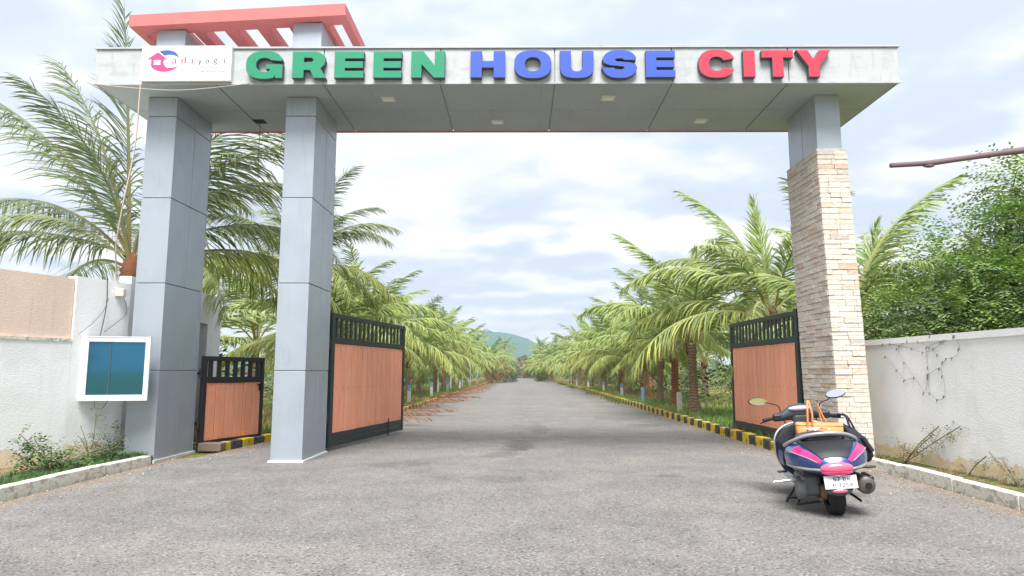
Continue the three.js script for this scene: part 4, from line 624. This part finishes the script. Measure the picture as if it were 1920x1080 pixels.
palm('coconut_palm', 'coconut palm with upright pale spear leaf behind the right salmon gate', undefined, 6.75, -18.0, 2.9, 1.0, famRow, [['spear', D(100), 1.1], ['up', D(155), 1.1], ['up', D(30), 1.05], ['up', D(290), 0.95], ['mid', D(175), 1.1], ['mid', D(140), 1.0], ['mid', D(215), 0.95], ['low', D(190), 1.05], ['low', D(160), 1], ['mid', D(20), 1], ['low', D(60), 1], ['low', D(330), 0.9], ['mid', D(80), 1], ['up', D(110), 1], ['low', D(240), 0.8]], 1.2);
palm('coconut_palm', 'coconut palm fanning out behind the stone pillar and white wall', undefined, 8.0, -16.6, 2.5, 1.0, famRow, [['spear', D(90)], ['up', D(20), 1.1], ['up', D(335), 1.1], ['mid', D(10), 1], ['mid', D(330), 0.9], ['up', D(120), 1], ['low', D(345), 1], ['low', D(30), 1], ['mid', D(60), 1], ['low', D(200), 0.9], ['mid', D(150), 1], ['up', D(200), 1], ['low', D(300), 0.85], ['mid', D(270), 0.8]], 1.1);
// rows along the road
const rowR = [[5.62, -21.7, 2.3, 0.98], [6.05, -26.2, 2.2, 1.0], [6.4, -30.8, 1.9, 0.95], [6.66, -35, 1.9, 1], [6.5, -40, 2.0, 1]], rowL = [[-6.6, -22.5, 2.2, 0.95], [-6.1, -27, 2.2, 1.02], [-6.4, -32, 2.2, 1.0], [-6.2, -37, 2.0, 1], [-6.3, -42, 2.0, 1.0]];
for (let z = -45; z > -180; z -= 5.2) { const nar = z < -90 ? 1.6 : 0; rowR.push([6.6 - nar + rr(-0.4, 0.4), z + rr(-0.8, 0.8), rr(1.9, 3.0), rr(0.9, 1.15)]); rowL.push([-6.0 + nar + rr(-0.4, 0.4), z + rr(-0.8, 0.8), rr(1.9, 2.9), rr(0.9, 1.15)]); }
rowR.forEach(([x, z, h, s], i) => palm('row_palm', i === 0 ? 'young coconut palm with thick grey ringed trunk beside the weathered white marker post' : i === 1 ? 'young coconut palm with flaking reddish trunk behind the striped kerb' : 'young coconut palm with arching fronds in the row behind the striped kerb', i < 2 ? undefined : 'palms lining the right verge', x, z, h, s, z < -52 ? famFar : famRow, crown(z < -52 ? 19 : 27).map(f => f[0] === 'low' && i < 4 ? ['low', f[1], f[2] * 0.62, 0.15] : f), 1.05, i === 1 ? mat.barkRed : mat.bark));
rowL.forEach(([x, z, h, s]) => palm('row_palm', 'young coconut palm with arching fronds in the row behind the dried frond litter', 'palms lining the left verge', x, z, h, s, z < -52 ? famFar : famRow, crown(z < -52 ? 19 : 27), 1.0));
for (let i = 0; i < 12; i++) { palm('grove_palm', 'young coconut palm standing in the grove behind the row along the striped kerb', 'palms in the grove on the right', 11.2 + rr(-0.6, 0.6), -20 - i * 6.5 + rr(-1, 1), rr(2.0, 2.9), rr(0.95, 1.1), famFar, crown(15), 1.1); palm('grove_palm', 'young coconut palm standing in the grove behind the row along the frond litter', 'palms in the grove on the left', -11.2 + rr(-0.6, 0.6), -23 - i * 6.5 + rr(-1, 1), rr(2.0, 2.9), rr(0.95, 1.1), famFar, crown(15), 1.1); }
// dried fronds fallen along the left edge of the road
{
  const dg = [0, 1, 2].map(i => frondGeo({ L: 2.3, a0: 4, a1: -3, n: 40, leaf: 0.5, hang: 0.10, w: 0.022, seed: 700 + i, green: [0.95, 0.75, 0.62], stalk: [0.8, 0.55, 0.42], tipY: 0.03 }));
  const spots = [[-3.7, -18.2, 0.2], [-3.9, -20.5, 0.5], [-3.4, -22.3, 0.1], [-3.9, -25.5, 0.9], [-3.9, -28, 0.3], [-3.6, -31, 0.6], [-3.3, -34, 0.1], [-3.8, -37, 0.8], [-3.7, -41, 0.3], [-3.6, -45, 0.5], [-3.5, -50, 0.2], [-3.6, -56, 0.4], [-3.4, -62, 0.3], [-3.5, -70, 0.6]];
  spots.forEach(([x, z, a], i) => { const m = single('fallen_frond', dg[i % 3], mat.dry, 'dried reddish brown palm frond lying on the left road edge', 'fallen frond', 'dried fronds along the road'); m.position.set(x - 1.0, 0.15, z); m.rotation.set(rr(-0.08, 0.08), a - 0.15, 0); m.scale.set(1.0, 0.9, 1.1); });
}
// ---------------------------------------------------------------- leafy trees, shrubs and weeds
function leafCloud(list, { leaf = 0.08, green = [0.07, 0.135, 0.03], seed = 1, perSpray = 9, tone = 0.5, droop = 0.2, aspect = 0.5 }) { // list: [x,y,z,rx,ry,rz,sprays]
  const r = rngOf(seed), pos = [], col = [];
  for (const [cx, cy, cz, rx, ry, rz, n] of list) for (let i = 0; i < n; i++) {
    let d = V(r() - 0.5, r() - 0.5, r() - 0.5).normalize().multiplyScalar(0.35 + 0.65 * r() ** 0.45); const o = V(cx + d.x * rx, cy + d.y * ry, cz + d.z * rz);
    const dir = V(d.x + rr(-0.6, 0.6, r), d.y * 0.6 + rr(-0.5, 0.5, r) - droop, d.z + rr(-0.6, 0.6, r)).normalize(), sd = dir.clone().cross(V(rr(-0.3, 0.3, r), 1, rr(-0.3, 0.3, r))).normalize(), tn = 1 + rr(-tone, tone, r), yl = r() < 0.2 ? 0.05 : 0;
    for (let k = 0; k < perSpray; k++) {
      const s = k % 2 ? 1 : -1, b = o.clone().addScaledVector(dir, leaf * 0.55 * k), l = leaf * rr(0.7, 1.25, r), a = dir.clone().multiplyScalar(0.5).addScaledVector(sd, s).add(V(0, rr(-0.5, 0.15, r), 0)).normalize(), nn = a.clone().cross(dir).normalize(), wv = nn.cross(a).normalize().multiplyScalar(l * aspect * 0.5);
      const m = b.clone().addScaledVector(a, l * 0.5), e = b.clone().addScaledVector(a, l), A = m.clone().add(wv), B = m.clone().sub(wv), t2 = tn * rr(0.85, 1.15, r), c = [green[0] * t2 + yl, green[1] * t2 + yl * 0.8, green[2] * t2];
      pos.push(...b.toArray(), ...A.toArray(), ...e.toArray(), ...b.toArray(), ...e.toArray(), ...B.toArray()); for (let q = 0; q < 6; q++) col.push(...c);
    }
  }
  const g = new THREE.BufferGeometry(); g.setAttribute('position', new THREE.Float32BufferAttribute(pos, 3)); g.setAttribute('color', new THREE.Float32BufferAttribute(col, 3)); g.setAttribute('uv', new THREE.Float32BufferAttribute(new Float32Array(pos.length / 3 * 2), 2)); g.computeVertexNormals(); return g;
}
function leafyTree(name, label, x, z, trunkH, list, o, group) {
  const t = thing(name, label, 'tree', [x, 0, z], 0, group), g = [bar([0, -0.1, 0], [0.1, trunkH, 0.05], 0.19, 10, 0.13)];
  for (const [cx, cy, cz, rx, ry, rz, n] of list) { g.push(tube([[0.1, trunkH * 0.9, 0.05], [cx * 0.4, lerp(trunkH, cy, 0.5), cz * 0.5], [cx, cy - ry * 0.1, cz]], 0.035, 10, 6)); const r = rngOf(n); for (let i = 0; i < 6; i++) g.push(bar([cx * 0.8, cy - ry * 0.2, cz * 0.8], [cx + rr(-0.8, 0.8, r) * rx, cy + rr(-0.5, 0.8, r) * ry, cz + rr(-0.8, 0.8, r) * rz], 0.018, 5, 0.006)); }
  part('trunk', g, mat.twig, t); part('crown', leafCloud(list, o), mLeaf, t).castShadow = true; return t;
}
leafyTree('leafy_tree', 'bright green leafy tree spreading over the white boundary wall', 10.2, -14.2, 2.2, [[-1.7, 2.55, 0.2, 1.1, 0.6, 0.9, 760], [-0.9, 3.35, 0.1, 0.9, 0.55, 0.9, 620], [-0.1, 3.0, 0.3, 0.9, 0.6, 0.8, 600], [0.6, 3.3, 0, 1.2, 0.9, 1.1, 1000], [0.9, 4.5, 0, 1.0, 0.7, 0.9, 640], [0.75, 5.5, -0.2, 0.7, 0.6, 0.6, 260], [-0.35, 4.35, -0.2, 0.8, 0.5, 0.8, 120], [-1.1, 4.0, 0, 0.7, 0.35, 0.6, 60], [1.9, 4.0, 0, 1.3, 1.4, 1.2, 700], [0.2, 2.2, 0.3, 1.6, 0.7, 0.9, 700], [1.8, 2.4, 0.3, 1.3, 0.8, 0.9, 500]], { leaf: 0.10, green: [0.19, 0.315, 0.06], seed: 51, perSpray: 12 });
leafyTree('leafy_tree', 'dark green bush behind the white wall under the leafy tree', 8.7, -13.6, 0.8, [[0, 1.75, 0, 1.1, 0.75, 0.7, 520], [1.5, 1.8, -0.3, 1.2, 0.8, 0.7, 520], [-1.0, 1.7, -0.2, 0.8, 0.6, 0.6, 260], [2.9, 1.9, -0.3, 1.0, 0.9, 0.7, 360]], { leaf: 0.075, green: [0.11, 0.19, 0.04], seed: 52, perSpray: 9 });
leafyTree('leafy_tree', 'leafy street tree across the road facing the arch', -9, 10, 2.4, [[0, 3.6, 0, 2.2, 1.6, 2.0, 500], [1.4, 2.6, 0.4, 1.6, 1.2, 1.5, 400], [-1.5, 2.6, 0, 1.6, 1.2, 1.5, 400]], { leaf: 0.16, green: [0.06, 0.13, 0.03], seed: 53 }, 'trees across the street');
leafyTree('leafy_tree', 'leafy street tree across the road facing the arch', 5, 13, 2.4, [[0, 3.8, 0, 2.4, 1.6, 2.0, 500], [1.4, 2.6, 0.4, 1.8, 1.2, 1.5, 400], [-1.5, 2.4, 0, 1.8, 1.3, 1.5, 400]], { leaf: 0.16, green: [0.06, 0.13, 0.03], seed: 54 }, 'trees across the street');
// weeds by the walls
function weed(name, label, x, z, y, stems, leaves, o, group) {
  const t = thing(name, label, 'plant', [x, y, z], 0, group), r = rngOf(o.seed), g = [], list = [];
  for (const [dx, h, dz, n, sp] of stems) { g.push(tube([[0, -0.03, 0], [dx * 0.4 + rr(-0.02, 0.02, r), h * 0.5, dz * 0.5], [dx, h, dz]], 0.006 * (o.thick || 1), 10, 5)); for (let k = 0; k < n; k++) { const q = rr(0.25, 1, r); list.push([dx * q, h * q, dz * q, sp, sp * 0.7, sp, leaves]); } }
  part('stem', g, o.stem || mat.twig, t); part('foliage', leafCloud(list, { leaf: 0.05, perSpray: 5, ...o }), mLeaf, t); return t;
}
weed('weed_shrub', 'low bushy green weed spreading in front of the booth wall', -6.25, -9.05, 0.1, [[-0.35, 0.52, 0.15, 9, 0.11], [-0.22, 0.44, 0.05, 9, 0.13], [0.05, 0.34, 0.1, 9, 0.13], [0.12, 0.28, -0.1, 8, 0.12], [0.25, 0.2, -0.3, 8, 0.13], [-0.3, 0.25, 0.2, 7, 0.12]], 5, { seed: 61, green: [0.075, 0.16, 0.03], leaf: 0.055 });
weed('weed_shrub', 'spindly upright weed growing under the open booth window', -6.27, -9.9, 0.1, [[0.05, 0.82, 0, 9, 0.05], [-0.18, 0.55, 0, 6, 0.06], [-0.1, 0.38, 0.1, 6, 0.07], [0.12, 0.42, 0, 5, 0.06], [0.0, 0.25, 0.1, 8, 0.10]], 2, { seed: 62, green: [0.085, 0.15, 0.035], leaf: 0.042 });
weed('weed_shrub', 'dark leafy weed at the foot of the grey pillar', -6.2, -10.35, 0.1, [[0.05, 0.55, 0.05, 7, 0.07], [-0.12, 0.42, 0.1, 7, 0.08], [0.12, 0.38, 0, 6, 0.08], [-0.2, 0.25, 0.1, 8, 0.11], [0.15, 0.15, 0.2, 7, 0.10]], 4, { seed: 63, green: [0.05, 0.115, 0.03], leaf: 0.05 });
weed('dry_weed', 'leaning dry woody weed against the white boundary wall', 5.78, -10.35, 0.1, [[0.22, 0.62, 1.05, 26, 0.10], [0.14, 0.46, 0.55, 12, 0.09], [0.0, 0.30, 0.1, 12, 0.10], [0.12, 0.6, 0.75, 12, 0.08], [0.05, 0.36, -0.2, 8, 0.08]], 2, { seed: 64, green: [0.15, 0.15, 0.05], leaf: 0.04, thick: 1.2 });
weed('dry_weed', 'short leaning dry weed low on the white boundary wall', 5.95, -9.15, 0.1, [[0.05, 0.28, 0.32, 5, 0.05], [0.05, 0.12, -0.2, 4, 0.05]], 2, { seed: 65, green: [0.14, 0.15, 0.05], leaf: 0.03, thick: 1.3 });
weed('dry_weed', 'bare forked weed near the end of the white kerb', 5.98, -8.25, 0.1, [[-0.05, 0.36, -0.42, 6, 0.05], [-0.08, 0.30, -0.15, 4, 0.05], [0.02, 0.1, 0.1, 6, 0.08]], 2, { seed: 66, green: [0.13, 0.15, 0.05], leaf: 0.04, thick: 1.1 });
// grass: one mass nobody could count
{
  const r = rngOf(808), pos = [], col = [];
  for (let i = 0; i < 9; i++) { const a = r() * 6.28, h = rr(0.5, 1, r), o = [Math.cos(a) * 0.25 * r(), 0, Math.sin(a) * 0.25 * r()], lx = Math.cos(a) * 0.45 * h, lz = Math.sin(a) * 0.45 * h, wx = -Math.sin(a) * 0.045, wz = Math.cos(a) * 0.045, t = rr(0.7, 1.3, r); pos.push(o[0] - wx, 0, o[2] - wz, o[0] + wx, 0, o[2] + wz, o[0] + lx, h, o[2] + lz); for (let k = 0; k < 3; k++) col.push(t, t, t); }
  const tuft = new THREE.BufferGeometry(); tuft.setAttribute('position', new THREE.Float32BufferAttribute(pos, 3)); tuft.setAttribute('color', new THREE.Float32BufferAttribute(col, 3)); tuft.computeVertexNormals();
  const places = []; const put = (n, f) => { for (let i = 0; i < n; i++) { const q = f(); if (q) places.push(q); } };
  put(2600, () => { const z = rr(-3, -10.8, r), x = -5.93 - r() ** 1.5 * 0.62; return fbm(x * 3, z * 1.5, 3, 811) > 0.40 ? [x, 0.1, z, rr(0.05, 0.12, r), [0.07, 0.17, 0.03]] : null; });
  put(900, () => { const z = rr(-4, -11.2, r), x = 5.5 + r() * 0.6; return fbm(x * 3, z * 1.1, 3, 813) > 0.50 ? [x, 0.09, z, rr(0.03, 0.09, r), [0.17, 0.18, 0.05]] : null; });
  put(9000, () => { const z = -12.5 - 45 * r() ** 1.4, x = 4.95 + 6 * r() ** 1.3; const y = fbm(x * 0.6, z * 0.3, 3, 815); return [x, 0.08, z, rr(0.08, 0.26, r), y > 0.5 ? [0.42, 0.36, 0.14] : [0.22, 0.36, 0.07]]; });
  put(8000, () => { const z = -14.5 - 55 * r() ** 1.4, x = roadL(z) - 0.25 - 6 * r() ** 1.2; const y = fbm(x * 0.6, z * 0.3, 3, 817); return [x, 0.04, z, rr(0.08, 0.26, r), y > 0.55 ? [0.42, 0.36, 0.14] : [0.22, 0.37, 0.07]]; });
  put(900, () => { const z = -30 - 60 * r(), x = roadR(z) - 0.02 - 0.5 * r() ** 2; return fbm(3, z * 0.22, 3, 819) > 0.5 ? [x, 0, z, rr(0.06, 0.2, r), [0.15, 0.22, 0.04]] : null; });
  const im = new THREE.InstancedMesh(tuft, leafMat(1, 1, 1), places.length), m = new THREE.Matrix4(), q = new THREE.Quaternion(), c = new THREE.Color();
  places.forEach(([x, y, z, s, k], i) => { q.setFromAxisAngle(V(0, 1, 0), r() * 6.28); m.compose(V(x, y - 0.005, z), q, V(s * 1.2, s, s * 1.2)); im.setMatrixAt(i, m); const t = rr(0.75, 1.25, r); im.setColorAt(i, c.setRGB(k[0] * t, k[1] * t, k[2] * t)); });
  im.name = 'grass'; im.userData = { kind: 'stuff', label: 'patchy green and straw coloured grass on the verges', category: 'grass' }; scene.add(im);
  // undergrowth behind the palm rows and the far wood
  const bush = leafCloud([[0, 0.55, 0, 0.9, 0.55, 0.9, 60]], { leaf: 0.16, green: [1, 1, 1], seed: 71, perSpray: 5, tone: 0.35 });
  const bs = []; for (let i = 0; i < 330; i++) { const s = r() < 0.5 ? -1 : 1, z = -16 - 120 * r() ** 1.2, x = s * (s > 0 ? rr(8.2, 22, r) : rr(8.4, 24, r)); if (s < 0 && z > -19) continue; if (s > 0 && z > -17) continue; bs.push([x, 0, z, rr(0.8, 1.8, r)]); }
  for (let i = 0; i < 240; i++) { const z = rr(-135, -330, r); bs.push([rr(-90, 90, r) , 0, z, rr(2, 5, r)]); }
  const ib = new THREE.InstancedMesh(bush, leafMat(1, 1, 1), bs.length); bs.forEach(([x, y, z, s], i) => { if (z < -135 && Math.abs(x - 1) < 5 && z > -215) x += x > 1 ? 7 : -7; q.setFromAxisAngle(V(0, 1, 0), r() * 6.28); m.compose(V(x, y - 0.1, z), q, V(s, s * rr(0.8, 1.3, r), s)); ib.setMatrixAt(i, m); const t = rr(0.75, 1.3, r); ib.setColorAt(i, c.setRGB(0.09 * t, 0.155 * t, 0.04 * t)); });
  ib.name = 'undergrowth'; ib.userData = { kind: 'stuff', label: 'dark green undergrowth and far scrub behind the palm rows', category: 'undergrowth' }; scene.add(ib);
}
// ---------------------------------------------------------------- marker posts, poles, house, hill
{
  const mk = (name, label, x, z, h, blue, group, r = 0.07) => { const o = thing(name, label, 'post', [x, 0, z], rr(-0.2, 0.2), group); const m = blue ? M(L(0.22, 0.45, 0.62), 0.8, { map: tPaint }) : mat.kerbWhite; part('shaft', rb(r * 2, h * (blue === 2 ? 1 : 0.72), r * 2, 0.01, 0, h * (blue === 2 ? 0.5 : 0.36), 0, 1), blue === 2 ? m : mat.kerbWhite, o); if (blue !== 2) part('top', rb(r * 2 - 0.004, h * 0.28, r * 2 - 0.004, 0.01, 0, h * 0.86, 0, 1), blue ? m : mat.kerbWhite, o); return o; };
  mk('marker_post', 'weathered white marker post beside the nearest palm trunk behind the striped kerb', 5.25, -22.2, 0.78, 0); mk('marker_post', 'plain light blue marker post behind the striped kerb', 5.37, -29.4, 0.78, 2);
  for (const z of [-37, -45, -55, -66, -73]) mk('marker_post', 'white marker post with blue top in line along the striped kerb', 5.62, z, z === -73 ? 1.3 : 0.8, 1, 'marker posts along the right verge');
  for (const [x, z] of [[-4.75, -29], [-4.7, -36], [-4.7, -44], [-4.6, -52], [-4.6, -61], [-4.5, -72]]) mk('marker_post', 'white marker post with blue top in line behind the dried frond litter', x, z, 0.85, 1, 'marker posts along the left verge');
  for (const [x, z, h] of [[-6.5, -31, 5.2], [-5.2, -43, 2.6], [-5.2, -51, 2.6], [-5.1, -60, 2.6], [-5.1, -70, 2.6], [-5.1, -82, 2.6]]) { const o = thing('pale_pole', h > 4 ? 'tall thin pale pole rising among the palms of the left row' : 'thin pale upright pole standing among the left row of palms', 'pole', [x, 0, z], 0, h > 4 ? undefined : 'thin poles on the left verge'); part('shaft', bar([0, 0, 0], [0, h, 0], 0.05, 10, 0.04), mat.white, o); part('cap', ball(0.055, 0.03, 0.055, 0, h, 0, 10, 6), mat.smooth, o); }
}
// long weathered pole reaching in over the right wall from an upright outside the picture
{
  const o = thing('wooden_pole', 'weathered purple brown wooden pole slanting across the sky above the white wall', 'pole', [9.3, 0, -11.0]);
  part('upright', bar([0, -0.1, 0], [0, 5.5, 0], 0.09, 12, 0.07), mat.wood, o);
  part('slanting_pole', skin([[0.1, 5.28, 0.062], [-0.75, 5.19, 0.058], [-1.2, 5.13, 0.05], [-1.9, 5.03, 0.046], [-2.35, 4.965, 0.052], [-2.5, 4.955, 0.045], [-3.02, 4.925, 0.042]].map(([x, y, r], i) => Array.from({ length: 10 }, (_, j) => { const a = j / 10 * 6.2832; return [x, y + r * Math.sin(a) * (0.95 + 0.1 * noise2(j, i, 901)), r * Math.cos(a)]; }))), mat.wood, o);
  part('knot', ball(0.10, 0.035, 0.045, -2.38, 4.92, 0, 10, 8), mat.wood, o);
}
// far house, roadside bushes and the hill
{
  const h = thing('far_house', 'small far house with dark red roof at the end of the road', 'house', [1.4, 0, -165]);
  part('wall', bx(4.0, 4.6, 4, 0, 2.3, 0), M(L(0.50, 0.25, 0.22), 0.9), h); part('roof', new THREE.ConeGeometry(3.4, 1.1, 4, 1).rotateY(Math.PI / 4).translate(0, 5.0, 0), M(L(0.07, 0.04, 0.05), 0.9), h); part('window', bx(0.8, 0.8, 0.06, -0.9, 3.1, 2.03), mat.wood, h); part('door', bx(0.9, 2, 0.06, 1.0, 1.0, 2.03), mat.wood, h);
  const b1 = [['bushy roadside sapling with orange flowering top on the left of the road', -2.5, -84, 2.3, 0.16, [0.26, 0.17, 0.05]], ['grey green roadside bush growing on the road edge', -1.0, -92, 2.0, 0.14, [0.08, 0.15, 0.07]], ['yellow green bush on the right edge of the far road', 3.4, -100, 1.6, 0.14, [0.14, 0.19, 0.04]], ['wide green thicket closing the far end of the road', 0.7, -148, 3.4, 0.3, [0.16, 0.25, 0.07]], ['dense green thicket beside the far house', 4.0, -146, 4.2, 0.3, [0.15, 0.24, 0.07]]];
  b1.forEach(([label, x, z, s, lf, c], i) => { const o = thing('roadside_bush', label, 'bush', [x, 0, z]); part('stem', bar([0, 0, 0], [0, s * 0.8, 0], 0.05, 6, 0.02), mat.twig, o); part('foliage', leafCloud([[0, s * 0.75, 0, s * 0.6, s * 0.55, s * 0.6, 420], [-0.3, s * 0.3, 0, s * 0.55, s * 0.35, s * 0.55, 260]], { leaf: lf, green: c, seed: 90 + i, perSpray: 5 }), mLeaf, o); });
  // two darker feather-topped palms by the house
  for (const [x, z, k] of [[-3.2, -150, 6.5], [5.2, -158, 7]]) palm('distant_palm', 'tall dark palm against the hill beside the far house', 'palms by the far house', x, z, k, 0.85, famFar, crown(14), 1.3);
  const nx = 240, nz = 80, pos = [], idx = [];
  for (let j = 0; j <= nz; j++) for (let i = 0; i <= nx; i++) { const x = -900 + 1500 * i / nx, z = -1150 - 700 * j / nz, q = j / nz; const ridge = 82 * Math.exp(-(((x + 60) / 165) ** 2)) + 60 * Math.exp(-(((x + 420) / 240) ** 2)) + 12; const prof = Math.sin(Math.PI * Math.min(1, q * 1.0)) ** 0.8; pos.push(x, prof * ridge * (0.9 + 0.22 * (fbm(x * 0.012, z * 0.012, 4, 951) - 0.5)) + 7 * (fbm(x * 0.06, z * 0.06, 3, 955) - 0.5) - 2, z); }
  for (let j = 0; j < nz; j++) for (let i = 0; i < nx; i++) { const a = j * (nx + 1) + i; idx.push(a, a + 1, a + nx + 1, a + 1, a + nx + 2, a + nx + 1); }
  const g = new THREE.BufferGeometry(); g.setAttribute('position', new THREE.Float32BufferAttribute(pos, 3)); g.setIndex(idx); g.computeVertexNormals(); structure('hill', g, M(L(0.02, 0.085, 0.055), 1));
}
shadows(scene);
renderer.render(scene, camera);
